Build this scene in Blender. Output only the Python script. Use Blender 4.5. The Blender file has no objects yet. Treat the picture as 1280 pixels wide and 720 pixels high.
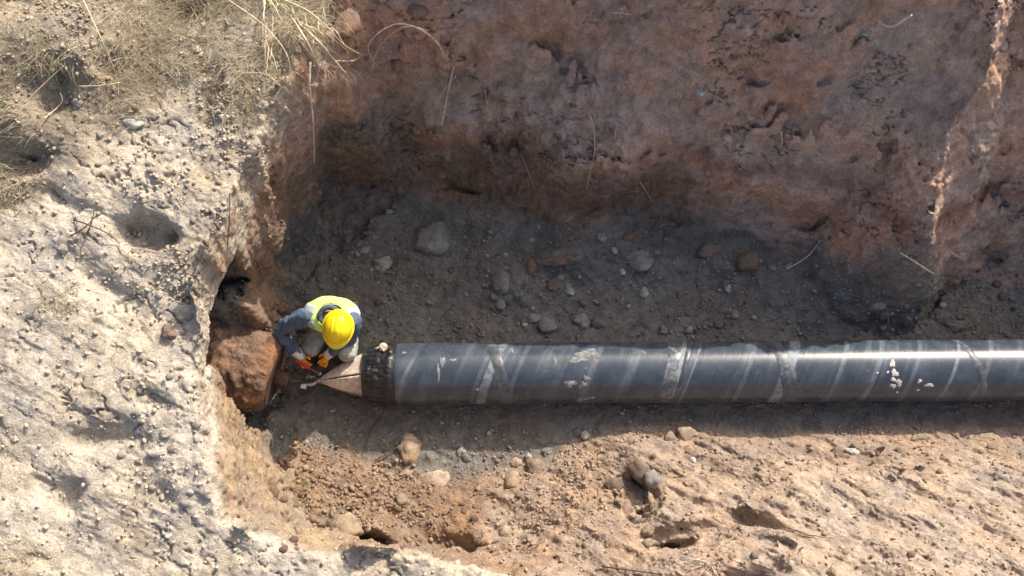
import bpy, math, random
import numpy as np
from mathutils import Vector
from mathutils.bvhtree import BVHTree

random.seed(7)
RNG = np.random.default_rng(11)
SC = bpy.context.scene
COL = SC.collection
PI = math.pi

# ------------------------------------------------------------------ camera
CAM_Z, PITCH, FPX = 8.2, math.radians(22), 1204.0
cam_d = bpy.data.cameras.new('camera')
cam_d.sensor_width = 36.0
cam_d.lens = 36.0 * FPX / 1280.0
cam_d.clip_start, cam_d.clip_end = 0.1, 2000
cam = bpy.data.objects.new('camera', cam_d)
COL.objects.link(cam)
cam.location = (0, 0, CAM_Z)
cam.rotation_euler = (PITCH, 0, 0)
SC.camera = cam

# ------------------------------------------------------------------ sky, sun, exposure
SUN_EL, SUN_AZ = math.radians(39.5), math.radians(34)      # azimuth from +Y towards +X
SUN = Vector((math.sin(SUN_AZ) * math.cos(SUN_EL), math.cos(SUN_AZ) * math.cos(SUN_EL), math.sin(SUN_EL)))
W = bpy.data.worlds.new('World'); SC.world = W; W.use_nodes = True
wn = W.node_tree
sky = wn.nodes.new('ShaderNodeTexSky'); sky.sky_type = 'NISHITA'; sky.sun_disc = False
sky.sun_elevation = SUN_EL; sky.sun_rotation = SUN_AZ
sky.dust_density = 6.0; sky.air_density = 0.8; sky.ozone_density = 0.5
bg = wn.nodes['Background']; bg.inputs['Strength'].default_value = 0.15
wn.links.new(sky.outputs[0], bg.inputs[0])
sl = bpy.data.lights.new('sun', 'SUN'); sl.energy = 3.65; sl.angle = math.radians(0.53); sl.color = (1.0, 0.92, 0.79)
so = bpy.data.objects.new('sun', sl); COL.objects.link(so)
so.rotation_euler = SUN.to_track_quat('Z', 'Y').to_euler()
so.location = SUN * 30
SC.view_settings.view_transform = 'Standard'; SC.view_settings.look = 'None'
SC.view_settings.exposure = 0.67; SC.view_settings.gamma = 1.0
SC.render.engine = 'CYCLES'
SC.cycles.max_bounces = 6; SC.cycles.diffuse_bounces = 4

# ------------------------------------------------------------------ helpers
def ray(px, py):
    a, b = (px - 640) / FPX, (360 - py) / FPX
    s, c = math.sin(PITCH), math.cos(PITCH)
    return np.array([a, s + b * c, -c + b * s])
def P(px, py, z):
    d = ray(px, py); t = (z - CAM_Z) / d[2]
    return np.array([0, 0, CAM_Z]) + d * t

_perm = np.random.default_rng(3).permutation(256)
_perm = np.concatenate([_perm, _perm, _perm])
_g = np.array([[1,1,0],[-1,1,0],[1,-1,0],[-1,-1,0],[1,0,1],[-1,0,1],[1,0,-1],[-1,0,-1],
               [0,1,1],[0,-1,1],[0,1,-1],[0,-1,-1],[1,1,0],[-1,1,0],[0,-1,1],[0,-1,-1]], np.float32)
def perlin(p):
    out = np.empty(len(p), np.float32)
    for s in range(0, len(p), 200000):
        q = p[s:s + 200000].astype(np.float32)
        i = np.floor(q).astype(np.int64); f = q - i; i &= 255
        u = f * f * f * (f * (f * 6 - 15) + 10)
        r = 0
        for dx in (0, 1):
            for dy in (0, 1):
                for dz in (0, 1):
                    h = _perm[_perm[_perm[i[:, 0] + dx] + i[:, 1] + dy] + i[:, 2] + dz] & 15
                    g = _g[h]
                    d = g[:, 0] * (f[:, 0] - dx) + g[:, 1] * (f[:, 1] - dy) + g[:, 2] * (f[:, 2] - dz)
                    w = (u[:, 0] if dx else 1 - u[:, 0]) * (u[:, 1] if dy else 1 - u[:, 1]) * (u[:, 2] if dz else 1 - u[:, 2])
                    r = r + w * d
        out[s:s + 200000] = r
    return out
def fbm(p, scale, octv=4, gain=0.5, ridge=False):
    a, r, n = 1.0, 0, 0
    for k in range(octv):
        v = perlin(p * scale * (2.03 ** k) + 17.3 * k)
        if ridge: v = 0.5 - np.abs(v) * 1.6
        r = r + a * v; n += a; a *= gain
    return r
def worley(p, scale):
    """distance to nearest jittered cell point (0..~1), cell scale"""
    q = p * scale
    out = np.empty(len(p), np.float32); cid = np.empty(len(p), np.float32)
    for s in range(0, len(q), 150000):
        c = q[s:s + 150000].astype(np.float32)
        i = np.floor(c).astype(np.int64); best = np.full(len(c), 9.0, np.float32); bid = np.zeros(len(c), np.float32)
        for dx in (-1, 0, 1):
            for dy in (-1, 0, 1):
                for dz in (-1, 0, 1):
                    j = i + (dx, dy, dz); m = j & 255
                    h = _perm[_perm[_perm[m[:, 0]] + m[:, 1]] + m[:, 2]]
                    h2 = _perm[h + 77]; h3 = _perm[h2 + 31]
                    fx = j[:, 0] + h / 255.0; fy = j[:, 1] + h2 / 255.0; fz = j[:, 2] + h3 / 255.0
                    d = (fx - c[:, 0]) ** 2 + (fy - c[:, 1]) ** 2 + (fz - c[:, 2]) ** 2
                    k = d < best
                    best[k] = d[k]; bid[k] = (h3[k]) / 255.0
        out[s:s + 150000] = np.sqrt(best); cid[s:s + 150000] = bid
    return out, cid
def sstep(a, b, x):
    t = np.clip((x - a) / (b - a), 0, 1); return t * t * (3 - 2 * t)
def smax(a, b, k):
    h = np.clip(0.5 + 0.5 * (a - b) / k, 0, 1)
    return b + (a - b) * h + k * h * (1 - h)

def obj(name, verts, faces, mat=None, parent=None, smooth=True, loc=None):
    me = bpy.data.meshes.new(name)
    me.from_pydata([tuple(map(float, v)) for v in verts], [], [tuple(map(int, f)) for f in faces])
    me.update()
    if smooth: me.polygons.foreach_set('use_smooth', [True] * len(me.polygons))
    if mat: me.materials.append(mat)
    o = bpy.data.objects.new(name, me); COL.objects.link(o)
    if parent is not None: o.parent = parent
    if loc is not None: o.location = loc
    return o
def empty(name, loc=(0, 0, 0)):
    o = bpy.data.objects.new(name, None); COL.objects.link(o); o.location = loc
    o.empty_display_size = 0.1
    return o
def tag(o, label=None, cat=None, group=None, kind=None):
    if label: o['label'] = label
    if cat: o['category'] = cat
    if group: o['group'] = group
    if kind: o['kind'] = kind
    return o
def child_of(o, parent):
    """parent keeping world coordinates (parent is only translated)"""
    o.parent = parent; o.location = Vector(o.location) - Vector(parent.location); return o

class MB:
    def __init__(s): s.v = []; s.f = []
    def add(s, v, f):
        b = len(s.v); s.v += [tuple(x) for x in v]; s.f += [tuple(i + b for i in q) for q in f]
    def tube(s, pts, rad, n=8, cap=True):
        pts = [Vector(p) for p in pts]; m = len(pts)
        rads = rad if hasattr(rad, '__len__') else [rad] * m
        up = None; rings = []
        for i, p in enumerate(pts):
            t = (pts[min(i + 1, m - 1)] - pts[max(i - 1, 0)]).normalized()
            if up is None:
                up = t.orthogonal().normalized()
            else:
                up = (up - t * up.dot(t)).normalized()
            sd = t.cross(up)
            rings.append([p + (up * math.cos(2 * PI * k / n) + sd * math.sin(2 * PI * k / n)) * rads[i] for k in range(n)])
        v = [q for r in rings for q in r]; f = []
        for i in range(m - 1):
            for k in range(n):
                f.append((i * n + k, i * n + (k + 1) % n, (i + 1) * n + (k + 1) % n, (i + 1) * n + k))
        if cap:
            f.append(tuple(reversed(range(n)))); f.append(tuple((m - 1) * n + k for k in range(n)))
        s.add(v, f)
    def build(s, name, mat=None, parent=None, smooth=True): return obj(name, s.v, s.f, mat, parent, smooth)

def smooth_path(pts, n=6):
    pts = [np.array(p, float) for p in pts]
    if len(pts) < 3: return [pts[0] + (pts[-1] - pts[0]) * t for t in np.linspace(0, 1, n)]
    out = []
    for i in range(len(pts) - 1):
        p0 = pts[max(i - 1, 0)]; p1 = pts[i]; p2 = pts[i + 1]; p3 = pts[min(i + 2, len(pts) - 1)]
        for t in np.linspace(0, 1, n, endpoint=False):
            out.append(0.5 * ((2 * p1) + (-p0 + p2) * t + (2 * p0 - 5 * p1 + 4 * p2 - p3) * t * t + (-p0 + 3 * p1 - 3 * p2 + p3) * t ** 3))
    out.append(pts[-1]); return out

# ------------------------------------------------------------------ materials
class NT:
    def __init__(s, name):
        s.m = bpy.data.materials.new(name); s.m.use_nodes = True
        s.t = s.m.node_tree; s.b = s.t.nodes['Principled BSDF']
    def n(s, typ, **kw):
        o = s.t.nodes.new(typ)
        for k, v in kw.items():
            if k.startswith('i_'): o.inputs[k[2:].replace('_', ' ')].default_value = v
            else: setattr(o, k, v)
        return o
    def l(s, a, b): s.t.links.new(a, b)
    def coords(s, kind='Object', scale=(1, 1, 1), rot=(0, 0, 0)):
        tc = s.n('ShaderNodeTexCoord'); mp = s.n('ShaderNodeMapping')
        mp.inputs['Scale'].default_value = scale; mp.inputs['Rotation'].default_value = rot
        s.l(tc.outputs[kind], mp.inputs[0]); return mp.outputs[0]
    def noise(s, co, scale, detail=4, rough=0.6, dist=0):
        o = s.n('ShaderNodeTexNoise'); o.inputs['Scale'].default_value = scale
        o.inputs['Detail'].default_value = detail; o.inputs['Roughness'].default_value = rough
        o.inputs['Distortion'].default_value = dist
        s.l(co, o.inputs['Vector']); return o.outputs['Fac']
    def ramp(s, fac, a, b, lo=0.0, hi=1.0):
        o = s.n('ShaderNodeMapRange'); o.interpolation_type = 'SMOOTHSTEP'
        for i, v in zip((1, 2, 3, 4), (a, b, lo, hi)): o.inputs[i].default_value = v
        s.l(fac, o.inputs[0]); return o.outputs[0]
    def mix(s, fac, a, b, mode='MIX'):
        o = s.n('ShaderNodeMix', data_type='RGBA', blend_type=mode)
        for sock, v in ((o.inputs[0], fac), (o.inputs[6], a), (o.inputs[7], b)):
            if hasattr(v, 'is_linked'): s.l(v, sock)
            elif isinstance(v, (int, float)): sock.default_value = v
            else: sock.default_value = (*v, 1) if len(v) == 3 else v
        return o.outputs[2]
    def math(s, op, a, b=0.5):
        o = s.n('ShaderNodeMath', operation=op)
        for sock, v in ((o.inputs[0], a), (o.inputs[1], b)):
            if hasattr(v, 'is_linked'): s.l(v, sock)
            else: sock.default_value = v
        return o.outputs[0]
    def bump(s, h, strength=0.5, dist=0.01, prev=None):
        o = s.n('ShaderNodeBump'); o.inputs['Strength'].default_value = strength; o.inputs['Distance'].default_value = dist
        s.l(h, o.inputs['Height'])
        if prev is not None: s.l(prev, o.inputs['Normal'])
        return o.outputs[0]
    def set(s, **kw):
        for k, v in kw.items():
            sock = s.b.inputs[k.replace('_', ' ')]
            if hasattr(v, 'is_linked'): s.l(v, sock)
            elif isinstance(v, (tuple, list)) and len(v) == 3: sock.default_value = (*v, 1)
            else: sock.default_value = v
        return s.m

def soil_mat(name, base=None, attr=None, var=0.27, bump=1.0, speck=True):
    k = NT(name); co = k.coords()
    if attr:
        a = k.n('ShaderNodeAttribute'); a.attribute_name = attr; c = a.outputs['Color']
    else:
        rgb = k.n('ShaderNodeRGB'); rgb.outputs[0].default_value = (*base, 1); c = rgb.outputs[0]
        oi = k.n('ShaderNodeObjectInfo')
        v = k.ramp(oi.outputs['Random'], 0, 1, 0.8, 1.2)
        hs = k.n('ShaderNodeHueSaturation'); k.l(c, hs.inputs['Color']); k.l(v, hs.inputs['Value']); c = hs.outputs[0]
    n1 = k.noise(co, 9, 8, 0.65); n2 = k.noise(co, 55, 6, 0.7); n3 = k.noise(co, 2.3, 3, 0.6)
    v1 = k.ramp(n1, 0.3, 0.72, 1 - var, 1 + var * 0.75)
    v2 = k.ramp(n2, 0.3, 0.7, 1 - var * 0.9, 1 + var * 0.7)
    v3 = k.ramp(n3, 0.3, 0.7, 1 - var * 0.3, 1 + var * 0.3)
    vv = k.math('MULTIPLY', k.math('MULTIPLY', v1, v2), v3)
    hs = k.n('ShaderNodeHueSaturation'); k.l(c, hs.inputs['Color']); k.l(vv, hs.inputs['Value'])
    k.l(k.ramp(n3, 0.35, 0.68, 0.82, 1.15), hs.inputs['Saturation'])
    c = hs.outputs[0]
    if speck:                                           # small pale grit
        vo = k.n('ShaderNodeTexVoronoi'); vo.inputs['Scale'].default_value = 42; k.l(co, vo.inputs['Vector'])
        d = k.ramp(vo.outputs['Distance'], 0.16, 0.28, 1, 0)
        sep = k.n('ShaderNodeSeparateColor'); k.l(vo.outputs['Color'], sep.inputs[0])
        m = k.math('MULTIPLY', d, k.ramp(sep.outputs[0], 0.80, 0.88, 0, 0.55))
        c = k.mix(m, c, k.mix(0.5, c, (0.55, 0.5, 0.44)))
    b = k.bump(k.noise(co, 26, 8, 0.72), 0.75 * bump, 0.03)
    b = k.bump(k.noise(co, 95, 5, 0.75), 0.9 * bump, 0.012, b)
    k.set(Base_Color=c, Roughness=0.95, Normal=b)
    k.b.inputs['Specular IOR Level'].default_value = 0.12
    return k.m

M = {}
M['ground'] = soil_mat('soil', attr='soil')

# ------------------------------------------------------------------ terrain field
def Gp(x, y):                                            # undisturbed ground plane
    return 2.05 + 0.19 * np.clip(y - 2.2, -3.2, 4.2) + 0 * x
def PG(px, py, off=0.0):
    z = 2.0
    for _ in range(12):
        q = P(px, py, z); z = float(Gp(q[0], q[1])) + off
    return P(px, py, z)

# left / near rim of the pit, in order from the far corner to the near right
RIM_PX = [(470, -70, .6), (425, -25, .5), (402, 25, .42), (376, 70, .28), (336, 140, .16), (310, 205, .09), (296, 240, .08), (284, 280, .08), (263, 335, .07), (253, 372, .06), (250, 440, .04),
          (252, 505, .05), (258, 550, .20), (262, 600, .28), (280, 650, .34), (318, 672, .36), (384, 691, .30), (440, 690, .26), (500, 693, .25), (545, 702, .28), (600, 714, .4), (660, 730, .5), (720, 760, .6)]
rim = np.array([[*PG(a, b)[:2], w] for a, b, w in RIM_PX])
def polydist(x, y, pl):
    """unsigned distance, signed side (+ = right-hand/inside) and interpolated third column"""
    best = np.full(x.shape, 1e9); sg = np.ones(x.shape); wv = np.zeros(x.shape)
    for i in range(len(pl) - 1):
        ax, ay = pl[i, :2]; bx, by = pl[i + 1, :2]; dx, dy = bx - ax, by - ay
        t = np.clip(((x - ax) * dx + (y - ay) * dy) / (dx * dx + dy * dy), 0, 1)
        ex, ey = x - ax - t * dx, y - ay - t * dy
        d = np.hypot(ex, ey); k = d < best - 1e-9
        cr = dx * (y - ay) - dy * (x - ax)
        best = np.where(k, d, best); sg = np.where(k, np.where(cr > 0, 1, -1), sg)
        wv = np.where(k, pl[i, 2] + t * (pl[i + 1, 2] - pl[i, 2]), wv)
    return best, sg, wv
def pxline(pts, z):
    q = np.array([P(a, b, z)[:2] for a, b in pts]); return q[:, 0], q[:, 1]
BASE = pxline([(300, 238), (345, 228), (400, 222), (480, 232), (560, 247), (640, 264), (700, 280), (800, 272), (860, 270), (940, 288), (1000, 305), (1060, 318), (1150, 345), (1215, 340), (1290, 352), (1500, 350)], 0.12)
TOE = pxline([(200, 640), (330, 600), (370, 548), (440, 562), (530, 592), (650, 578), (730, 545), (800, 530), (860, 524), (960, 538), (1040, 535), (1120, 526), (1280, 530), (1600, 530)], 0.06)

VS = 0.022
X0, X1, Y0, Y1, Z0, Z1 = -5.3, 6.7, -0.9, 6.1, -0.60, 3.15
nx, ny, nz = int((X1 - X0) / VS) + 1, int((Y1 - Y0) / VS) + 1, int((Z1 - Z0) / VS) + 1
xs = X0 + VS * np.arange(nx); ys = Y0 + VS * np.arange(ny); zs = Z0 + VS * np.arange(nz)
XX, YY = np.meshgrid(xs, ys, indexing='ij')
flat = np.stack([XX.ravel(), YY.ravel(), np.zeros(XX.size)], 1)
def n2(scale, octv=3, gain=.5, off=0.0, ridge=False, stretch=None):
    p = flat + off
    if stretch is not None: p = np.stack([p[:, 0] * stretch[0] + p[:, 1] * stretch[1], p[:, 0] * stretch[2] + p[:, 1] * stretch[3], p[:, 2]], 1)
    return fbm(p, scale, octv, gain, ridge).reshape(XX.shape)
border = sstep(0, .7, np.minimum.reduce([XX - X0, X1 - XX, YY - Y0, Y1 - YY]))

# --- top ground
G = Gp(XX, YY)
top = 0.10 * n2(0.8, 2) + 0.032 * n2(2.4, 4, .5, 5) + 0.022 * n2(2.0, 4, .55, 9, stretch=(.35, -.15, .7, 1.5)) 
DWx, DWy = 0.10 * n2(3.1, 3, .55, 13), 0.10 * n2(3.1, 3, .55, 14.7)
def dimple(px, py, rx, ry, depth, ang=0.0, sharp=1.2):
    c = PG(px, py); s = 1 / 165.0
    dx, dy = XX - c[0] + DWx, YY - c[1] + DWy; a = math.radians(ang)
    u = (dx * math.cos(a) + dy * math.sin(a)) / (rx * s); v = (-dx * math.sin(a) + dy * math.cos(a)) / (ry * s)
    return depth * np.exp(-np.power(u * u + v * v, sharp))
top -= dimple(183, 290, 34, 20, .20, -15, 1.6)
top -= dimple(125, 548, 42, 14, .10, -8) + dimple(75, 618, 20, 12, .11) + dimple(120, 345, 60, 14, .07, -30) + dimple(190, 505, 18, 10, .06)
top -= dimple(65, 125, 28, 16, .11) + dimple(25, 192, 34, 20, .13) + dimple(145, 92, 26, 12, .10) + dimple(235, 10, 26, 16, .12)
top -= dimple(205, 612, 14, 10, .06) + dimple(42, 700, 14, 10, .06) + dimple(75, 250, 40, 9, .05, -20) + dimple(265, 120, 12, 46, .13)
top += dimple(60, 60, 120, 70, .14) + dimple(230, 240, 46, 60, .06) + dimple(20, 160, 40, 22, .10) + dimple(215, 585, 26, 30, .05)
G = G + top * border

# --- floor of the trench
wob = n2(1.1, 3, .5, 3)
Yb = np.interp(XX, *BASE) + 0.10 * n2(1.6, 3, .5, 21)
Yt = np.interp(XX, *TOE) + 0.05 * n2(2.6, 3, .5, 31)
F = 0.02 + 0.05 * wob + 0.05 * n2(2.8, 4, .55, 41)
F = F + 0.20 * sstep(-0.85, 0.0, YY - Yb) * (0.7 + 1.2 * n2(0.9, 2, .5, 55))
def lump(px, py, rx, ry, h, z=0.1, sharp=1.0, ang=0):
    c = P(px, py, z); s = 1 / 146.0; a = math.radians(ang)
    dx, dy = XX - c[0], YY - c[1]
    u = (dx * math.cos(a) + dy * math.sin(a)) / (rx * s); v = (-dx * math.sin(a) + dy * math.cos(a)) / (ry * s)
    return h * np.exp(-np.power(u * u + v * v, sharp))
F += lump(700, 325, 60, 14, .12) + lump(630, 365, 34, 28, .12) + lump(660, 310, 50, 22, -.07) + lump(745, 350, 50, 20, -.06)
F += lump(700, 270, 120, 22, .10) + lump(1000, 380, 60, 24, .06) + lump(1120, 350, 60, 26, .12) + lump(450, 275, 60, 30, .12)
F = F * (0.6 + .4 * sstep(2.2, 3.3, YY))       # flatter along the pipe
F -= lump(370, 535, 60, 40, .14, 0, 1.3) + lump(310, 580, 50, 40, .10) + lump(530, 565, 130, 34, .20, 0, 1.4)
F -= lump(412, 510, 46, 26, .14) + lump(285, 545, 46, 60, .16)
F -= 0.07 * np.exp(-((YY - 2.40) / .26) ** 2) * (XX > -1.6)               # shallow bed the pipe lies in

# --- near slope of loose spoil
dy_ = np.clip(Yt - YY, 0, None)
kx = np.interp(XX, [-3, -1.6, -.6, .4, 1.6, 3, 5], [.5, .50, .42, .52, .62, .72, .74])
hN = -0.10 * np.exp(-((XX + .9) / .9) ** 2) + 0.06 + kx * dy_ * (1 - 0.16 * np.exp(-dy_ / .15)) - 0.03
st = n2(2.0, 4, .6, 61, stretch=(.30, -.18, .9, 1.5))
rough_w = sstep(0, .3, dy_)
hN = hN + rough_w * (0.07 * n2(1.3, 3, .5, 71) + 0.085 * st + .015 * n2(6, 3, .6, 81))
hN += lump(555, 615, 90, 26, .07, .3) + lump(430, 640, 50, 40, .10, .4) + lump(375, 590, 34, 34, .12, .2) 
hN += lump(985, 600, 70, 40, .12, .5, ang=20) + lump(780, 565, 40, 36, .10, .3) + lump(1130, 600, 140, 30, .05, .4)
hN -= lump(795, 618, 22, 30, .20, .4, 2.0) + lump(410, 676, 56, 14, .36, .5, 2) + lump(945, 655, 30, 14, .17, .6, 2, -20) 
hN += lump(905, 698, 85, 26, .20, .7, 2.0, 10) - lump(862, 668, 46, 12, .12, .6, 2, 8) - lump(560, 676, 50, 12, .07, .5, 2)
# --- walls
dR, sg, wR = polydist(XX, YY, rim)
dR = dR * sg
warp = 0.05 * n2(3.2, 3, .5, 91) + 0.04 * n2(9, 2, .5, 93)
dR = dR + warp * .8
uL = np.clip(dR / wR, 0, 1.6)
Fb = np.clip(F, -.3, .4)
profL = np.interp(uL, [0, .12, .4, .7, 1.0, 1.6], [1, .93, .62, .34, .05, -.05])
hL = np.where(dR <= 0, G, Fb + (G - Fb) * profL)
# talus of red soil at the foot of the left wall
TAL = (.86 + .16 * n2(4.5, 3, .6, 117)) * sstep(2.50, 2.80, YY) * sstep(3.9, 3.0, YY) * sstep(-1.93, -2.16, XX + .12 * n2(2.2, 3, .5, 111)) + .10 * n2(3, 3, .5, 113) * sstep(-1.7, -2.0, XX)
hL = np.where(dR > 0, smax(hL, TAL, .05), hL)

Yr = np.interp(XX, [-6, -1.6, -1.0, -.3, .4, 1.0, 1.6, 2.3, 2.9, 3.4, 3.9, 4.5, 7], [4.75, 4.75, 4.92, 5.04, 5.03, 4.92, 4.84, 4.80, 4.82, 4.88, 4.84, 4.96, 5.0]) + 0.05 * n2(2.1, 3, .5, 101)
buttress = np.interp(XX, [2.2, 2.75, 3.05, 3.18, 3.32, 3.7, 5.0], [0, .06, .12, .10, .02, -.10, .0])
Yb2 = Yb - buttress * .25
span = np.maximum(Yr - Yb2, .35)
vW = np.clip((Yr - YY + warp * .8 - buttress * 0) / span, 0, 1.4)
vW_b = np.clip((Yr - buttress - YY + warp * .8) / np.maximum(span - buttress * .75, .2), 0, 1.4)
profA = np.interp(vW_b, [0, .12, .3, .5, .7, .86, 1.0, 1.4], [1, .92, .72, .50, .30, .13, .01, 0])
profB = np.interp(vW_b, [0, .1, .35, .6, .78, .88, .93, 1.0, 1.4], [1, .96, .74, .52, .40, .31, .12, .02, 0])
ledge = sstep(0.1, .7, XX) * (1 - .0 * XX)
prof = profA + (profB - profA) * ledge
Gw = G + np.interp(XX, [0.6, 1.3, 2.0, 2.8, 3.3], [0, .06, .10, .06, 0]) * np.exp(-((YY - 4.9) / .35) ** 2)
hF = np.where(Yr - buttress - YY + warp * .8 <= 0, Gw, Fb + (Gw - Fb) * prof)
def plane(y): return 2.57 - .97 * (4.87 - y)
def PPl(px, py, off=0.0):                                # a point of the grazing plane below the rim
    d = ray(px, py); t = (plane(0) + off - CAM_Z) / (d[2] - .97 * d[1]); return np.array([0, 0, CAM_Z]) + d * t
def spur(pts, kl, kr, wob_=.0):
    q = np.array([PPl(a, b, o_) for a, b, o_ in pts]); out = np.full(XX.shape, -9.0)
    for i in range(len(q) - 1):
        a, b = q[i], q[i + 1]; d = b - a
        t = np.clip(((XX - a[0]) * d[0] + (YY - a[1]) * d[1]) / (d[0] ** 2 + d[1] ** 2), 0, 1)
        ex, ey = XX - a[0] - t * d[0], YY - a[1] - t * d[1]; dist = np.hypot(ex, ey)
        out = np.maximum(out, a[2] + t * d[2] - dist * np.where(ex > 0, kr, kl))
    return out
SPW = .028 * n2(5, 3, .6, 201)
hS = spur([(1275, -120, .28), (1250, 0, .28), (1243, 60, .25), (1232, 100, .19), (1198, 140, .14), (1180, 180, .11), (1170, 212, .09), (1164, 258, .05), (1162, 285, -.25), (1160, 305, -.7)], 1.9, 1.9) + SPW
H = smax(F, hN, .06)
H = np.maximum(np.maximum(H, hF), hS)
H = np.where(dR <= 0, np.maximum(H, G), np.maximum(H, hL))
endE = sstep(6.1, 6.35, XX)
H = H + (np.maximum(G, H) - H) * endE
H = np.minimum(H, np.maximum(G, Gw) + .02)
bl = sstep(0, .45, np.minimum.reduce([XX - X0, X1 - XX, YY - Y0, Y1 - YY]))
H = Gp(XX, YY) + (H - Gp(XX, YY)) * bl

# --- signed field on the voxel grid, near the surface only
gx, gy = np.gradient(H, VS)
slope = np.sqrt(1 + np.minimum(gx * gx + gy * gy, 40))
fld = ((zs[None, None, :] - H[:, :, None]) / slope[:, :, None]).astype(np.float32)
# under-cut hollows (overhangs) in the banks: centre, radii
_ro = np.argsort(rim[5:17, 1]); RIMX = np.interp(ys, rim[5:17][_ro, 1], rim[5:17][_ro, 0])
GUARD = np.maximum(np.maximum(np.clip(F, -.12, .3), TAL), -.1)
for (px, py, z, rx, ry, rz) in [(290, 452, .45, .95, .56, 2.7), (262, 386, 1.3, .36, .40, .9), (300, 505, .25, .5, .34, 1.3),
                                (590, 205, .80, .50, .07, .22), (1050, 228, .62, .30, .10, .10), (578, 62, 2.05, .05, .05, .07), (598, 110, 1.7, .04, .05, .10), (585, 85, 1.9, .03, .05, .08),
                                (770, 196, .98, .34, .05, .04), (1090, 205, .95, .22, .05, .04)]:
    c = P(px, py, z); big = rz > .7
    i0, i1 = [int(np.clip((c[0] + s_ * (rx * 1.35 + .1) - X0) / VS, 0, nx)) for s_ in (-1, 1)]
    j0, j1 = [int(np.clip((c[1] + s_ * (ry * 1.35 + .1) - Y0) / VS, 0, ny)) for s_ in (-1, 1)]
    k0, k1 = [int(np.clip((c[2] + s_ * (rz * 1.35 + .1) - Z0) / VS, 0, nz)) for s_ in (-1, 1)]
    a, b, d = np.meshgrid(xs[i0:i1] - c[0], ys[j0:j1] - c[1], zs[k0:k1] - c[2], indexing='ij')
    q = np.sqrt((a / rx) ** 2 + (b / ry) ** 2 + (d / rz) ** 2)
    pw = np.stack([a.ravel() + px, b.ravel() + py, d.ravel()], 1)
    q = q + (.22 if big else .45) * fbm(pw, 3.0 if big else 7.0, 2).reshape(q.shape)
    e = (1 - q) * min(rx, ry, rz)
    if big:
        e = np.minimum(e, zs[None, None, k0:k1] - GUARD[i0:i1, j0:j1, None])
        lean = xs[i0:i1, None, None] - (RIMX[None, j0:j1, None] + .05 - .55 * (1.95 - zs[None, None, k0:k1]))
        e = np.minimum(e, np.where(zs[None, None, k0:k1] < 2.02, lean, -.02))
    fld[i0:i1, j0:j1, k0:k1] = np.maximum(fld[i0:i1, j0:j1, k0:k1], e.astype(np.float32))
# the left bank leans out over the pit between its lip and its foot
_r2 = np.argsort(rim[2:17, 1]); RIMX2 = np.interp(ys, rim[2:17][_r2, 1], rim[2:17][_r2, 0])
j0, j1 = int((2.85 - Y0) / VS), int((4.3 - Y0) / VS); i0, i1 = int((-3.0 - X0) / VS), int((-.6 - X0) / VS)
zt = (Gp(0, ys[j0:j1]) - .26)[None, :, None]; zz = zs[None, None, :]; wq = .10 * n2(3.0, 3, .55, 301)[i0:i1, j0:j1, None]
e = np.minimum(xs[i0:i1, None, None] - (RIMX2[None, j0:j1, None] + .05 - .17 * (zt - zz)) + wq, zt - zz + wq)
e = np.minimum(e, zz - np.maximum(GUARD, hF)[i0:i1, j0:j1, None])
e = np.minimum(e, np.minimum(ys[j0:j1] - 2.9, 4.25 - ys[j0:j1])[None, :, None])
fld[i0:i1, j0:j1, :] = np.maximum(fld[i0:i1, j0:j1, :], np.where(xs[i0:i1, None, None] < RIMX2[None, j0:j1, None] + 1.1, e, -9).astype(np.float32))
band = np.abs(fld) < .16
ii = np.argwhere(band)
pp = np.stack([xs[ii[:, 0]], ys[ii[:, 1]], zs[ii[:, 2]]], 1)
steep = (slope[ii[:, 0], ii[:, 1]] > 1.9)
bw = bl[ii[:, 0], ii[:, 1]]
nv = np.zeros(len(ii), np.float32)
sidx = np.where(steep)[0]
ps = pp[sidx]
nv[sidx] = 0.11 * fbm(ps * (1, 1, 1.3), 1.35, 4, .5) + .02 * fbm(ps * (1, 1, 1.6), 6, 2, .5, True)
fidx = np.where(~steep)[0]
nv[fidx] = .010 * fbm(pp[fidx], 6, 2, .5)
fld[ii[:, 0], ii[:, 1], ii[:, 2]] += nv * bw
del ii, pp, band

# --- surface nets
sgn = fld < 0
cs = np.zeros((nx - 1, ny - 1, nz - 1), np.int8)
for a in (0, 1):
    for b in (0, 1):
        for c in (0, 1):
            cs += sgn[a:nx - 1 + a, b:ny - 1 + b, c:nz - 1 + c]
cells = np.argwhere((cs > 0) & (cs < 8))
vid = np.full(cs.shape, -1, np.int32); vid[cells[:, 0], cells[:, 1], cells[:, 2]] = np.arange(len(cells))
acc = np.zeros((len(cells), 3)); cnt = np.zeros(len(cells))
corner = [(a, b, c) for a in (0, 1) for b in (0, 1) for c in (0, 1)]
for a in corner:
    for ax in range(3):
        if a[ax] == 0:
            b = list(a); b[ax] = 1
            fa = fld[cells[:, 0] + a[0], cells[:, 1] + a[1], cells[:, 2] + a[2]]
            fb = fld[cells[:, 0] + b[0], cells[:, 1] + b[1], cells[:, 2] + b[2]]
            k = (fa < 0) != (fb < 0)
            t = np.where(k, fa / np.where(k, fa - fb, 1), 0)
            q = np.array(a)[None, :] + t[:, None] * (np.array(b) - np.array(a))[None, :]
            acc[k] += q[k]; cnt[k] += 1
V = np.array([X0, Y0, Z0]) + VS * (cells + acc / cnt[:, None])
quads = []
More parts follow.
